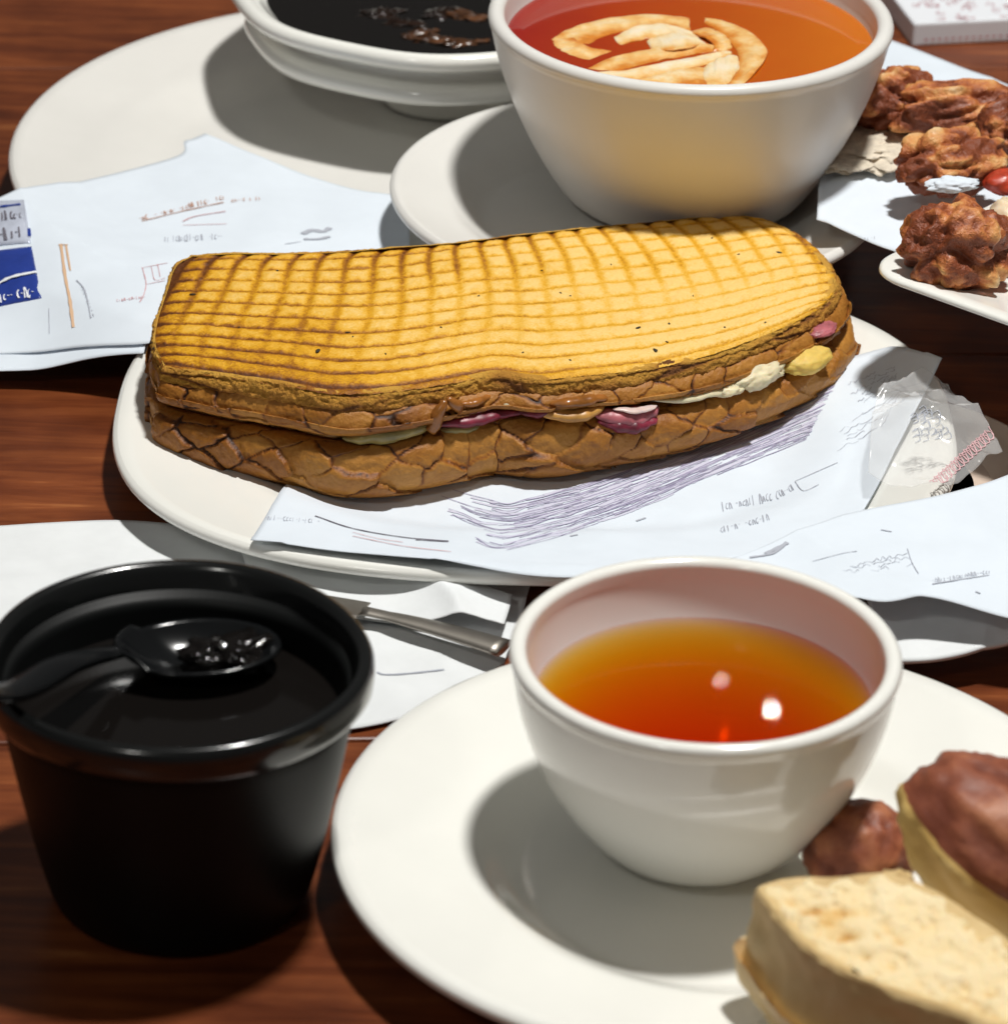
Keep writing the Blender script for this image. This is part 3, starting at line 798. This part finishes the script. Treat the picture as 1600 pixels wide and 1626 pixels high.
# sheet under the sandwich, over the rim of its plate
def z_sand(x, y):
    r = math.hypot(x - SPC[0], y - SPC[1]) / oval(math.atan2(y - SPC[1], x - SPC[0]))
    if r <= SP[0] - .002: return sz(x, y) + .0009 + .0012 * min(1, max(0, r / SP[0] - .55) * 4)
    t = r - SP[0] + .002
    return sz(SPC[0] + SP[0], SPC[1]) + .0022 - .05 * t
sp_ = sheet('printed_paper', 'printed white paper sheet under the front of the grilled sandwich', 'paper',
    ([(455, 772), (620, 760), (820, 740), (1000, 700), (1200, 630), (1380, 560), (1432, 552), (1495, 570, .004)],
     [(398, 858), (480, 868), (640, 888), (860, 919), (1020, 912), (1195, 884), (1300, 850), (1371, 812)],
     [(455, 772), (428, 812), (398, 858)],
     [(1495, 570, .004), (1450, 660, .002), (1410, 740), (1371, 812)]), M['paper'], z_sand, 110, 50, .0005, 46, seed=3)
hz_a, hz_b = [(690, 770), (800, 800), (930, 770), (1080, 715), (1220, 650), (1330, 600)], [(735, 850), (790, 878), (900, 850), (1000, 815), (1140, 755), (1280, 700)]
prints(sp_, hatch(hz_a, hz_b, 13, 9, 2, keep=.75), M['ink_wash'], 'printed_wash', .00015)
prints(sp_, hatch(hz_a, hz_b, 30, 2.0, 1.6), M['ink_violet'])
s2 = scribble(1148, 812, 92, -18, 9, 17, 2.4) + scribble(1145, 846, 75, -18, 7, 12, 2.4) + scribble(1240, 790, 22, -10, 3, 14, 2)
s2 += [([(1262, 765), (1276, 780), (1300, 770)], 1.6), ([(1262, 765), (1330, 735)], 1.5), ([(1385, 632), (1440, 615), (1480, 604)], 1.6), ([(1010, 828), (1025, 823)], 3.5), ([(905, 852), (917, 850)], 4)]
s2 += hatch([(1300, 690), (1400, 640), (1440, 610)], [(1330, 720), (1400, 680), (1420, 640)], 6, 1.3, keep=.5) + hatch([(1340, 610), (1390, 590), (1420, 580)], [(1360, 650), (1400, 625), (1425, 605)], 6, 1.4, keep=.55)
prints(sp_, s2, M['ink_grey'])
prints(sp_, [([(500, 820), (560, 840), (640, 854), (712, 860)], 2.6), ([(385, 809), (405, 810), (425, 820)], 3), ([(660, 858), (712, 861)], 3.2)], M['ink_dark'])
prints(sp_, [([(404, 798), (407, 808)], 2), ([(384, 828), (386, 822)], 3)] + scribble(420, 826, 85, 6, 9, 8, 1.6), M['ink_grey'])
prints(sp_, [([(560, 852), (640, 868), (716, 877)], 1.8), ([(560, 846), (600, 856), (640, 862)], 1.5)], M['ink_pink'])

# back left sheets
def z_left(x, y):
    r = math.hypot(x - MPC[0], y - MPC[1])
    zz = mz(x, y) if r < MP[0] else MP[3]
    k = min(1, max(0, (x + .135) / .04)); zs = .005 + (SP[3] - .005) * k * k * (3 - 2 * k)
    if r < MP[0] - .001: return max(zz, .0135) + .0014
    t = min(1, (r - MP[0] + .001) / .05); t = t * t * (3 - 2 * t)
    return (MP[3] + .0014) * (1 - t) + max(zs + .0012, .006) * t
lp2 = sheet('plain_paper', 'plain white sheet showing only a strip at the left, below the paper with blue sachets', 'paper',
    ([(-70, 470), (0, 465), (120, 460), (250, 455)], [(-70, 600), (0, 593), (110, 580), (228, 563)], [(-70, 470), (-70, 600)], [(250, 455), (240, 510), (228, 563)]), M['paper'], lambda x, y: z_left(x, y) - .0012, 40, 24, .0003, 40, seed=5)
lp = sheet('printed_paper', 'large printed white sheet with blue sachets at the left, behind the sandwich', 'paper',
    ([(-70, 332), (0, 315), (100, 293), (200, 272), (285, 247), (292, 226), (304, 222), (326, 213)],
     [(-70, 566), (0, 562), (100, 556), (232, 547), (330, 520), (480, 500), (640, 470)],
     [(-70, 332), (-70, 450), (-70, 566)],
     [(326, 213), (440, 262), (560, 300), (640, 318), (650, 380), (640, 470)]), M['paper'], z_left, 110, 70, .0005, 34, seed=7)
prints(lp, scribble(222, 352, 140, -36, 15, 9, 3) + scribble(368, 322, 46, -4, 5, 6, 2.4) + [([(225, 352), (290, 336), (355, 322)], 3)], M['ink_brown'], lift=.0003)
prints(lp, [([(290, 352), (310, 344), (358, 336)], 3), ([(290, 358), (360, 356)], 1.6)] + scribble(186, 480, 44, -6, 6, 5, 1.8) + [([(224, 426), (266, 418)], 1.6), ([(226, 426), (232, 450), (228, 470), (222, 480)], 2), ([(240, 424), (246, 445), (262, 442)], 1.4), ([(232, 452), (262, 446)], 1.6), ([(250, 420), (254, 440)], 1.4)], M['ink_pink'])
prints(lp, scribble(262, 385, 92, -4, 11, 12, 2.6) + [([(78, 490), (79, 530)], 1.5), ([(122, 445), (135, 462), (145, 505)], 2.4)] + scribble(126, 452, 20, 50, 5, 6, 1.8), M['ink_grey'])
prints(lp, [([(97, 388), (104, 440), (112, 480), (117, 520)], 5.5), ([(105, 390), (112, 430)], 3.5), ([(93, 389), (108, 389)], 3)], simple('ochre ink', (.62, .40, .25), .7))
prints(lp, [([(480, 372), (495, 366), (513, 368), (524, 362)], 11), ([(482, 380), (505, 380), (524, 376)], 8), ([(452, 388), (478, 384)], 2)], M['ink_grey'])

# sachets
def sachet(pts, z, mat, label, marks):
    Q = [pxz(u_, v_, z_left) for u_, v_ in pts]
    Pp = coons([tuple(Q[0]), tuple(Q[1])], [tuple(Q[3]), tuple(Q[2])], [tuple(Q[0]), tuple(Q[3])], [tuple(Q[1]), tuple(Q[2])], 26, 26)
    uu, vv = np.meshgrid(np.linspace(0, 1, 26), np.linspace(0, 1, 26), indexing='ij')
    puff = (np.sin(np.pi * uu) * np.sin(np.pi * vv)) ** .6 * .0020 * (1 + .5 * (fbm(uu * 5, vv * 5, int(z * 1e5)) - .5))
    topz = np.array([[z_left(*Pp[i, j, :2]) for j in range(26)] for i in range(26)])
    up = Pp.copy(); up[..., 2] = topz + z + puff; lo = Pp.copy(); lo[..., 2] = topz + z - .0002
    V = np.concatenate([up.reshape(-1, 3), lo.reshape(-1, 3)]); n = 26 * 26
    f = grid_faces(26, 26); F = [tuple(reversed(q)) for q in f] + [tuple(a + n for a in q) for q in f]
    rim = [i * 26 for i in range(26)] + [25 * 26 + j for j in range(1, 26)] + [i * 26 + 25 for i in range(24, -1, -1)] + [j for j in range(24, 0, -1)]
    for a, b in zip(rim, rim[1:] + rim[:1]): F.append((a, b, b + n, a + n))
    c = V.mean(0); c[2] = V[:, 2].min()
    o_ = obj('sugar_sachet', V - c, F, mat, None, True, c); tag(o_, label, 'sachet', 'sachets at the left edge')
    SHEETS[label] = (o_, BVHTree.FromPolygons([tuple(q) for q in up.reshape(-1, 3)], [tuple(reversed(q)) for q in f]), Vector(c))
    for st, mt, nm in marks: prints(o_, st, mt, nm, .0003)
sachet([(-60, 335), (38, 322), (49, 390), (-60, 402)], .0010, M['silver_foil'], 'silver and blue sachet, the farther one on the printed sheet',
       [([([(0, 329), (40, 324)], 9), ([(41, 326), (48, 388)], 7)], M['blue_foil'], 'blue_band'), (scribble(0, 352, 34, -4, 4, 16, 4) + scribble(2, 382, 34, -5, 3, 20, 4), M['ink_dark'], 'printed_marks')])
sachet([(-60, 412), (50, 396), (66, 478), (-60, 500)], .0010, M['blue_foil'], 'deep blue sachet with a white band, the nearer one on the printed sheet',
       [([([(-5, 452), (20, 440), (58, 432)], 10)], M['lace_card'], 'white_band'), (scribble(2, 480, 52, -8, 5, 18, 4), M['lace_card'], 'printed_marks')])

# napkin at the left, running under the plate
def z_nap(x, y): return .0012
npk = sheet('paper_napkin', 'pale napkin on the table between the black pot and the sandwich plate', 'napkin',
    ([(-70, 840), (0, 835), (110, 829), (206, 828), (330, 838), (480, 840), (640, 850), (850, 900)],
     [(-70, 1010), (60, 1040), (220, 1100), (380, 1150), (500, 1162), (590, 1153), (680, 1125), (800, 1060)],
     [(-70, 840), (-70, 920), (-70, 1010)], [(850, 900), (830, 980), (800, 1060)]), M['napkin'], z_nap, 90, 50, .0008, 30, seed=9)
npk2 = sheet('paper_napkin', 'upper folded napkin layer behind the steel knife handle', 'napkin',
    ([(380, 880), (500, 888), (620, 915), (812, 958)], [(430, 985), (540, 985), (640, 1000), (800, 1012)],
     [(380, 880), (400, 930), (430, 985)], [(812, 958), (808, 985), (800, 1012)]), M['napkin'], lambda x, y: .0042, 60, 30, .0012, 30, seed=12)
prints(npk, [([(598, 1068), (612, 1072), (650, 1070), (705, 1064)], 4)], M['ink_grey'])

# knife handle
q0, q1 = px(520, 958, .0085), px(800, 1030, .0075)
kn = thing('table_knife', 'steel table knife lying on the napkin, handle pointing right', 'knife', px(660, 990, 0))
K0 = Vector(kn.location)
pth = [q0.lerp(q1, t) + Vector((0, .0015 * math.sin(t * 3), 0)) for t in np.linspace(0.2, 1, 18)]
V, F = tube([p_ - K0 for p_ in pth], [.0020 + .0026 * max(0, (t - .35)) ** .7 for t in np.linspace(.2, 1, 18)], 14, flat=.38)
obj('handle', V, F, M['steel'], kn)
bd = (q0 - q1).normalized(); sd = Vector((-bd.y, bd.x, 0)).normalized()
bl = q0.lerp(q1, .2) - K0; V = []
for t in np.linspace(0, 1, 10):
    c_ = bl + bd * .030 * t; wdt = .0045 * (1 - t ** 4) + .0004; c_.z = bl.z - .002 * t
    V += [c_ + sd * .0035, c_ - sd * (wdt), c_ + sd * .0035 + Vector((0, 0, .0009)), c_ - sd * wdt + Vector((0, 0, .0003))]
F = []
for i in range(9):
    a = i * 4; b = a + 4
    F += [(a, a + 1, b + 1, b), (a + 2, b + 2, b + 3, a + 3), (a, b, b + 2, a + 2), (a + 1, a + 3, b + 3, b + 1)]
F += [(0, 2, 3, 1), (36, 37, 39, 38)]
obj('blade', V, F, M['steel'], kn, False)

# ------------------------------------------------------------------ right hand side
GC = px(1385, 752, .003)
GP = (.051, .038, .0012, .0034)
o = lathe('side_plate', plate_prof(*GP, th=.0012), M['tan'], seg=96, loc=(GC.x, GC.y, 0))
tag(o, 'tan side plate half hidden under papers at the right', 'plate')
gz = pf(GP, (GC.x, GC.y))
def z_right(x, y):
    return .0175 + .004 * math.sin((x - .06) * 45) * .5
rp = sheet('printed_paper', 'printed white sheet at the right edge, behind the tea cup', 'paper',
    ([(1150, 905), (1220, 872), (1300, 838), (1385, 812), (1480, 792), (1545, 775), (1600, 757), (1700, 715)],
     [(1200, 925), (1285, 940), (1390, 962), (1460, 957), (1510, 963), (1600, 986), (1700, 1005)],
     [(1150, 905), (1200, 925)], [(1700, 715), (1700, 860), (1700, 1005)]), M['paper'], z_right, 90, 40, .0006, 36, seed=15)
prints(rp, scribble(1480, 926, 90, -14, 10, 7, 2) + [([(1480, 928), (1570, 914)], 2.4), ([(1548, 940), (1556, 943)], 3)], M['ink_grey'])
prints(rp, hatch([(1330, 905), (1400, 885), (1440, 878)], [(1340, 915), (1400, 905), (1450, 900)], 4, 1.4, keep=.7) + [([(1398, 842), (1415, 845)], 2.6), ([(1290, 892), (1335, 880), (1360, 876)], 1.5), ([(1440, 872), (1448, 895), (1458, 912)], 1.4)], M['ink_grey'])
prints(rp, [([(1215, 880), (1240, 868), (1250, 862)], 7), ([(1190, 886), (1225, 880), (1246, 866)], 5)], M['ink_grey'])
def z_fold(x, y): return .0075
fn = sheet('paper_napkin', 'folded napkin edge at the right, under the printed sheet', 'napkin',
    ([(1360, 930), (1450, 920), (1560, 930), (1700, 920)], [(1405, 1052), (1440, 1056), (1520, 1050), (1600, 1035), (1700, 1020)],
     [(1360, 930), (1385, 990), (1405, 1052)], [(1700, 920), (1700, 1020)]), M['napkin'], z_fold, 60, 30, .0011, 40, seed=18, thick=.0012)

# crumpled clear wrapper with a lace border
wr = sheet('clear_wrapper', 'crumpled clear plastic wrapper with lace print on the tan plate', 'wrapper',
    ([(1395, 660), (1440, 640), (1475, 632), (1500, 655)], [(1375, 790), (1430, 800), (1500, 790), (1590, 740)],
     [(1395, 660), (1380, 720), (1375, 790)], [(1500, 655), (1540, 690), (1590, 740)]), M['film'], lambda x, y: .0135, 60, 50, .0035, 90, seed=22, thick=.00006)
lace = []
for k in range(16):
    t = k / 15; a, b = 1468 + 100 * t, 792 - 92 * t
    lace += [([(a, b), (a - 8, b - 10), (a + 4, b - 14), (a + 9, b - 4), (a, b)], 2.6), ([(a + 6, b - 14), (a + 1, b - 22), (a + 11, b - 20)], 2)]
prints(wr, lace, M['ink_pink'], 'lace_print')
la = []
for k in range(26):
    a, b = random.uniform(1430, 1500), random.uniform(645, 700)
    la.append(([(a, b), (a + 8, b - 5), (a + 12, b + 4), (a + 4, b + 8)], 1.8))
prints(wr, la, M['ink_grey'], 'lace_print')

# large sheet and square plate of fried food
def z_back(x, y): return .0365
bp = sheet('liner_paper', 'bluish white paper sheet under the plate of fried food at the back right', 'paper',
    ([(1372, 52), (1420, 68), (1500, 100), (1600, 140), (1720, 185)], [(1296, 352), (1345, 372), (1440, 410), (1560, 440), (1720, 460)],
     [(1372, 52), (1345, 160), (1305, 260), (1296, 352)], [(1720, 185), (1720, 460)]), M['paper'], z_back, 70, 60, .0006, 30, seed=25)
prints(bp, scribble(1330, 388, 60, -8, 6, 5, 1.6), M['ink_grey'])
c0 = px(1368, 428, .047); e1 = (px(1600, 512, .047) - c0).normalized(); e2 = (px(1490, 338, .047) - c0)
e2 = (e2 - e1 * e2.dot(e1)).normalized()
sq = thing('square_plate', 'square white plate of fried food at the right edge', 'plate', c0 + (e1 + e2) * .065 + Vector((0, 0, -.009)))
angq = math.atan2(e1.y, e1.x); HS = .065
def rsq(half, rc, n=10):
    out = []
    for k, (sx2, sy2) in enumerate(((1, 1), (-1, 1), (-1, -1), (1, -1))):
        for t in np.linspace(0, 90, n): 
            a = R(90 * k + t); out.append((sx2 * (half - rc) + rc * math.cos(a), sy2 * (half - rc) + rc * math.sin(a)))
    return out
rings = [(.001, .004, .0035), (.040, .008, .0035), (.046, .009, .0045), (.058, .011, .0082), (.0642, .012, .0097), (.065, .0122, .0092), (.0652, .0122, .0084), (.0645, .012, .0078), (.058, .011, .0058), (.046, .009, .0015), (.043, .008, .0), (.001, .004, .0)]
V = []; NR = 40
for hf, rc, z in rings:
    for (x, y) in rsq(hf, min(rc, hf * .9)): V.append((x, y, z))
F = []
for i in range(len(rings) - 1):
    for k in range(NR):
        a = i * NR + k; b = i * NR + (k + 1) % NR; F.append((a, b, b + NR, a + NR))
o = obj('plate_body', V, F, M['ceramic'], sq); o.rotation_euler[2] = angq
ZQ = sq.location.z + .0045
fried = [
    ((1418, 158), (.0145, .0100, .0100), .2, 'knobbly fried piece with an orange side, farthest left on the square plate', 1),
    ((1520, 178), (.0210, .0098, .0092), .15, 'long dark fried piece at the back of the square plate', 2),
    ((1505, 262), (.0170, .0110, .0098), .5, 'middle fried piece with a white paper scrap on it', 3),
    ((1515, 388), (.0160, .0135, .0130), .2, 'round fried piece nearest the front rim of the square plate', 4),
    ((1620, 205), (.0150, .0120, .0110), .1, 'fried piece cut by the right edge at the back of the square plate', 5)]
for (uv, rad, rz, lb, sd_) in fried:
    q = px(uv[0], uv[1], ZQ + rad[2] * .85)
    o = blob('fried_chicken', q, rad, M['fried'], None, .25, 1.55, (0, 0, rz), 5, sd_ + 20, .88, -rad[2] * .75)
    tag(o, lb, 'fried chicken', 'fried pieces on the square plate')
q = px(1372, 205, ZQ + .003)
o = blob('crumbled_rice', px(1385, 232, .0405), (.0165, .0215, .0035), M['cabbage'], None, .22, 2.2, (0, 0, -.5), 5, 40, .8, -.001)
tag(o, 'heap of pale crumbs beside the fried food on the paper', 'crumbs')
o = blob('fried_crumb', px(1358, 165, .046), (.0045, .004, .006), simple('golden batter', (.52, .34, .14), .4, var=.3, scale=250, bmp=.5), None, .35, 2, (0, 0, 0), 4, 43)
tag(o, 'small golden batter crumb at the left end of the fried pieces', 'crumb')
for (u_, v_, rad, lb, sd_) in ((1596, 288, (.007, .006, .0035), 'red tomato wedge behind the round fried piece', 50), (1592, 392, (.005, .006, .005), 'small red tomato piece at the right edge beside the egg slice', 52)):
    o = blob('tomato_wedge', px(u_, v_, ZQ + .006), rad, M['tomato'], None, .08, 1.2, (0, 0, .4), 4, sd_); tag(o, lb, 'tomato', 'tomato pieces on the square plate')
o = blob('egg_slice', px(1602, 350, ZQ + .010), (.006, .009, .006), M['egg'], None, .12, 1.4, (0, 0, .3), 4, 55); tag(o, 'pale egg slice at the right edge on the fried food', 'egg')
o = blob('paper_scrap', px(1512, 292, ZQ + .0145), (.0075, .0030, .0014), M['paper'], None, .22, 1.6, (R(25), 0, .15), 4, 57); tag(o, 'torn white paper scrap on the middle fried piece', 'paper')

# carton with red lace print
b0 = px(1448, 74, .0); b1 = px(1720, 60, .0)
bx_ = thing('napkin_box', 'white box with red lace print in the far right corner', 'box', b0)
ex_ = (b1 - b0).normalized(); ey_ = Vector((-ex_.y, ex_.x, 0))
def boxq(o0, dx, dy, dz, mat, name, par):
    V = []
    for z in (0, dz):
        for (a, b) in ((0, 0), (dx, 0), (dx, dy), (0, dy)): V.append(o0 + ex_ * a + ey_ * b + Vector((0, 0, z)))
    F = [(3, 2, 1, 0), (4, 5, 6, 7), (0, 1, 5, 4), (1, 2, 6, 5), (2, 3, 7, 6), (3, 0, 4, 7)]
    o_ = obj(name, V, F, mat, par, False)
    md = o_.modifiers.new('bevel', 'BEVEL'); md.width = .0008; md.segments = 2
    return o_
boxq(Vector((0, 0, 0)), .07, .06, .0085, M['lace_card'], 'box_body', bx_)
V = []; F = []
for k in range(90):
    a, b = random.uniform(.003, .06), random.uniform(.0012, .03); c_ = ex_ * a + ey_ * b + Vector((0, 0, .0087)); rr_ = random.uniform(.0008, .0019)
    n = 10; st = len(V)
    for i in range(n):
        t = i / (n - 1) * 5; d_ = Vector((math.cos(t + k), math.sin(t + k), 0))
        V += [c_ + d_ * rr_ * (1 - .05 * i), c_ + d_ * (rr_ * (1 - .05 * i) + .00032)]
    for i in range(n - 1): F.append((st + 2 * i, st + 2 * i + 1, st + 2 * i + 3, st + 2 * i + 2))
o = obj('lace_print', V, F, M['ink_red'], bx_, False); o['kind'] = 'stuff'
st = []
V = []; F = []
for k in range(16):
    c_ = ex_ * (.004 + .0024 * k) + Vector((0, 0, .0022)) - ey_ * .0003; n = len(V)
    V += [c_, c_ + ex_ * .0012, c_ + ex_ * .0012 + Vector((0, 0, .0006)), c_ + Vector((0, 0, .0006))]; F.append((n, n + 1, n + 2, n + 3))
o = obj('printed_marks', V, F, M['ink_red'], bx_, False); o['kind'] = 'stuff'

# ------------------------------------------------------------------ black pot with spoon
PC = Vector((-.0704, .7725, .0003)); PH, PR = .0620, .0428
pot = thing('black_pot', 'black glazed pot of dark sauce at the lower left', 'pot', PC)
prof = [(0, .001), (.023, .001), (.0245, 0), (.0270, 0), (.0285, .0015)]
for t in np.linspace(.05, 1, 16): prof.append((.0285 + .0108 * t ** .8, .0015 + (PH - .0115) * t))
body_prof = list(prof)
prof = [(.0385, PH - .0100), (.0400, PH - .0095), (.0416, PH - .0085), (.0426, PH - .0070), (.0428, PH - .0045), (.0427, PH - .0018), (.0420, PH - .0004), (.0408, PH), (.0396, PH - .0006), (.0388, PH - .0022)]
for t in np.linspace(.95, 0, 12): body_prof.append((.0255 + .0128 * t ** .8, .005 + (PH - .008) * t))
body_prof.append((0, .005)); prof.append((.0378, PH - .006))
def pmod(r, a):
    s = 1 + (.006 * math.cos(3 * a + 1) + .004 * math.cos(5 * a)) * (1 if r > .038 else 0)
    return r * s * math.cos(a), r * s * math.sin(a)
lathe('pot_body', body_prof, M['black_plastic'], pot, seg=128)
lathe('rim', prof, M['black_gloss'], pot, seg=128, mod=pmod)
PL = PH - .0155
lathe('sauce', [(0, PL - .01), (.0355, PL - .01), (.0372, PL + .0002), (.036, PL), (.0355, PL), (.035, PL), (0, PL)], M['black_sauce'], pot, seg=80)
# spoon
spn = thing('serving_spoon', 'black plastic spoon resting in the black pot', 'spoon', (PC.x, PC.y, PL))
SO = Vector(spn.location)
bc = px(315, 1035, PL + PC.z + .0045)
ax = Vector((1, .18, 0)).normalized(); ay = Vector((-ax.y, ax.x, 0))
nu, nv = 30, 20; V = []
for i in range(nu):
    a = 2 * math.pi * i / nu
    for j in range(nv):
        s = j / (nv - 1)
        la_, lb_ = .0185 * s * math.cos(a), .0125 * s * math.sin(a)
        z = .0062 * s ** 2.2 - .0048
        V.append(bc - SO + ax * la_ + ay * lb_ + Vector((0, 0, z + .0022 * (math.cos(a) < -.8) * s ** 3)))
o = obj('spoon_bowl', V, grid_faces(nu, nv, True), M['black_spoon'], spn)
md = o.modifiers.new('thick', 'SOLIDIFY'); md.thickness = .0011; md.offset = 0
blob('sauce_clot', bc - SO + ax * .006 + Vector((0, 0, -.0012)), (.0105, .0075, .0040), M['black_sauce'], spn, .35, 1.7, (0, 0, .2), 4, 66)
h0 = bc - ax * .0172 + Vector((0, 0, .0014)); h1 = px(0, 1102, PH + .006); h2 = h1 + (h1 - h0) * .9 + Vector((0, 0, .012))
hm = h0.lerp(h1, .45) + Vector((0, 0, .0015))
pth = curve([tuple(h0 - SO), tuple(hm - SO), tuple(h1 - SO), tuple(h2 - SO)], 8)
V, F = tube(pth, [.0024 + .0018 * min(1, i / 10) for i in range(len(pth))], 12, flat=.55); obj('handle', V, F, M['black_spoon'], spn)

# ------------------------------------------------------------------ bread and buns on the front plate
def loaf():
    z1 = .0415; z0 = fz(.09, .70) + .0012
    tp = [(1211, 1411), (1250, 1400), (1320, 1395), (1390, 1390), (1440, 1400), (1510, 1436), (1600, 1500), (1690, 1560)]
    bt = [(1211, 1411), (1243, 1453), (1285, 1500), (1364, 1548), (1495, 1595), (1600, 1628), (1690, 1660)]
    T = side3(tp, z1); B = side3(bt, z1)
    root = thing('bread_slice', 'thick pale slice of white bread, nearest the camera on the front plate', 'bread', (T[:, 0].mean(), B[:, 1].mean(), z0))
    C = np.array(root.location)
    n = 120; A = resample(T, n); Bq = resample(B, n); V = []; tn = []
    nv_ = 60
    for i in range(n):
        for j in range(nv_):
            s = j / (nv_ - 1); q = A[i] * (1 - s) + Bq[i] * s
            e = min(s, 1 - s) * 2
            cc = fbm(q[0] * 260, q[1] * 260, 3); hole = max(0, fbm(q[0] * 420, q[1] * 420, 9) - .56) * 4
            q = q + np.array([0, 0, -.0018 * hole + .0038 * (cc - .5) - .0004 * math.exp(-s / .06)])
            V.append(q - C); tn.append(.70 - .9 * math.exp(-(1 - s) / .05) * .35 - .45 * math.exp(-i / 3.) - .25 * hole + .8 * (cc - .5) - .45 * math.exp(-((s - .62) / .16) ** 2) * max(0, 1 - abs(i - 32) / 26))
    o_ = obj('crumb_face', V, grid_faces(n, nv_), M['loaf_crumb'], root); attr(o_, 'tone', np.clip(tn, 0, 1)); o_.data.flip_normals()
    # crust wall: near side + left end + far side
    per_ = np.vstack([A[::-1], Bq[1:]]); per_ = resample(per_, 260)
    tg = np.gradient(per_, axis=0); tg[:, 2] = 0
    for _ in range(12): tg = np.vstack([tg[:1], (tg[:-2] + tg[1:-1] + tg[2:]) / 3, tg[-1:]])
    tg /= np.linalg.norm(tg, axis=1)[:, None] + 1e-9
    nr = np.stack([tg[:, 1], -tg[:, 0]], 1)
    V = []; tn = []; pr = curve([(-.0030, z1 - .0012), (.0002, z1 + .0001), (.0012, z1 - .0004), (.0018, z1 - .0022), (.0024, z1 - .010), (.0046, z1 - .021), (.0058, z0 + .009), (.0044, z0 + .0022), (.001, z0), (-.01, z0)], 5)
    cen = per_.mean(0)
    for i in range(260):
        for (of, z) in pr:
            nn = fbm(i * .06, z * 200, 14) - .5
            of2 = of + .003 * nn
            V.append((per_[i, 0] + nr[i, 0] * of2 - C[0], per_[i, 1] + nr[i, 1] * of2 - C[1], z - C[2])); tn.append(.55 + 1.0 * nn - .3 * math.exp(-(z1 - z) / .0012) + .15 * (z < z0 + .006))
    o_ = obj('crust', V, grid_faces(260, len(pr)), M['loaf_crust'], root); attr(o_, 'tone', np.clip(tn, 0, 1))
loaf()

def bun(name, c, rad, rot, label, seed, split=-.15):
    root = thing(name, label, 'bread roll', c, 'small brown rolls on the front plate')
    E = Matrix.Rotation(rot[2], 3, 'Z') @ Matrix.Rotation(rot[1], 3, 'Y') @ Matrix.Rotation(rot[0], 3, 'X')
    def part(nm, la0, la1, mat):
        V = []; tn = []; n1, n2 = 72, 26
        for i in range(n1):
            a = 2 * math.pi * i / n1
            for j in range(n2):
                la = la0 + (la1 - la0) * j / (n2 - 1); d = Vector((math.cos(la) * math.cos(a), math.cos(la) * math.sin(a), math.sin(la)))
                nn = noise.fractal(d * 1.8 + Vector((seed, 0, 0)), .6, 2, 4)
                k = 1 + .07 * nn
                V.append(E @ Vector((d.x * rad[0] * k, d.y * rad[1] * k, d.z * rad[2] * k))); tn.append(.5 + .5 * nn - .2 * (abs(la) < .1))
        o_ = obj(nm, V, grid_faces(n1, n2, True), mat, root); attr(o_, 'tone', np.clip(tn, 0, 1))
    part('crust_dome', split, math.pi / 2, M['bun_crust']); part('pale_base', -math.pi / 2, split, M['bun_base'])
q = px(1602, 1350, .032); bun('bread_roll', q, (.027, .021, .017), (R(-10), R(28), R(-22)), 'larger brown roll with pale underside leaning at the right edge', 3, -.05)
q = px(1364, 1352, .017); bun('bread_roll', q, (.0125, .0120, .0115), (0, R(8), 0), 'small dark brown roll between tea cup and bread slice', 8, -.45)
q = px(1418, 1400, .036)
o = blob('bread_crumb', q, (.0045, .003, .0028), M['loaf_crust'], None, .3, 1.8, (0, 0, .3), 3, 71); tag(o, 'small torn crust lump on the far edge of the bread slice', 'crumb')
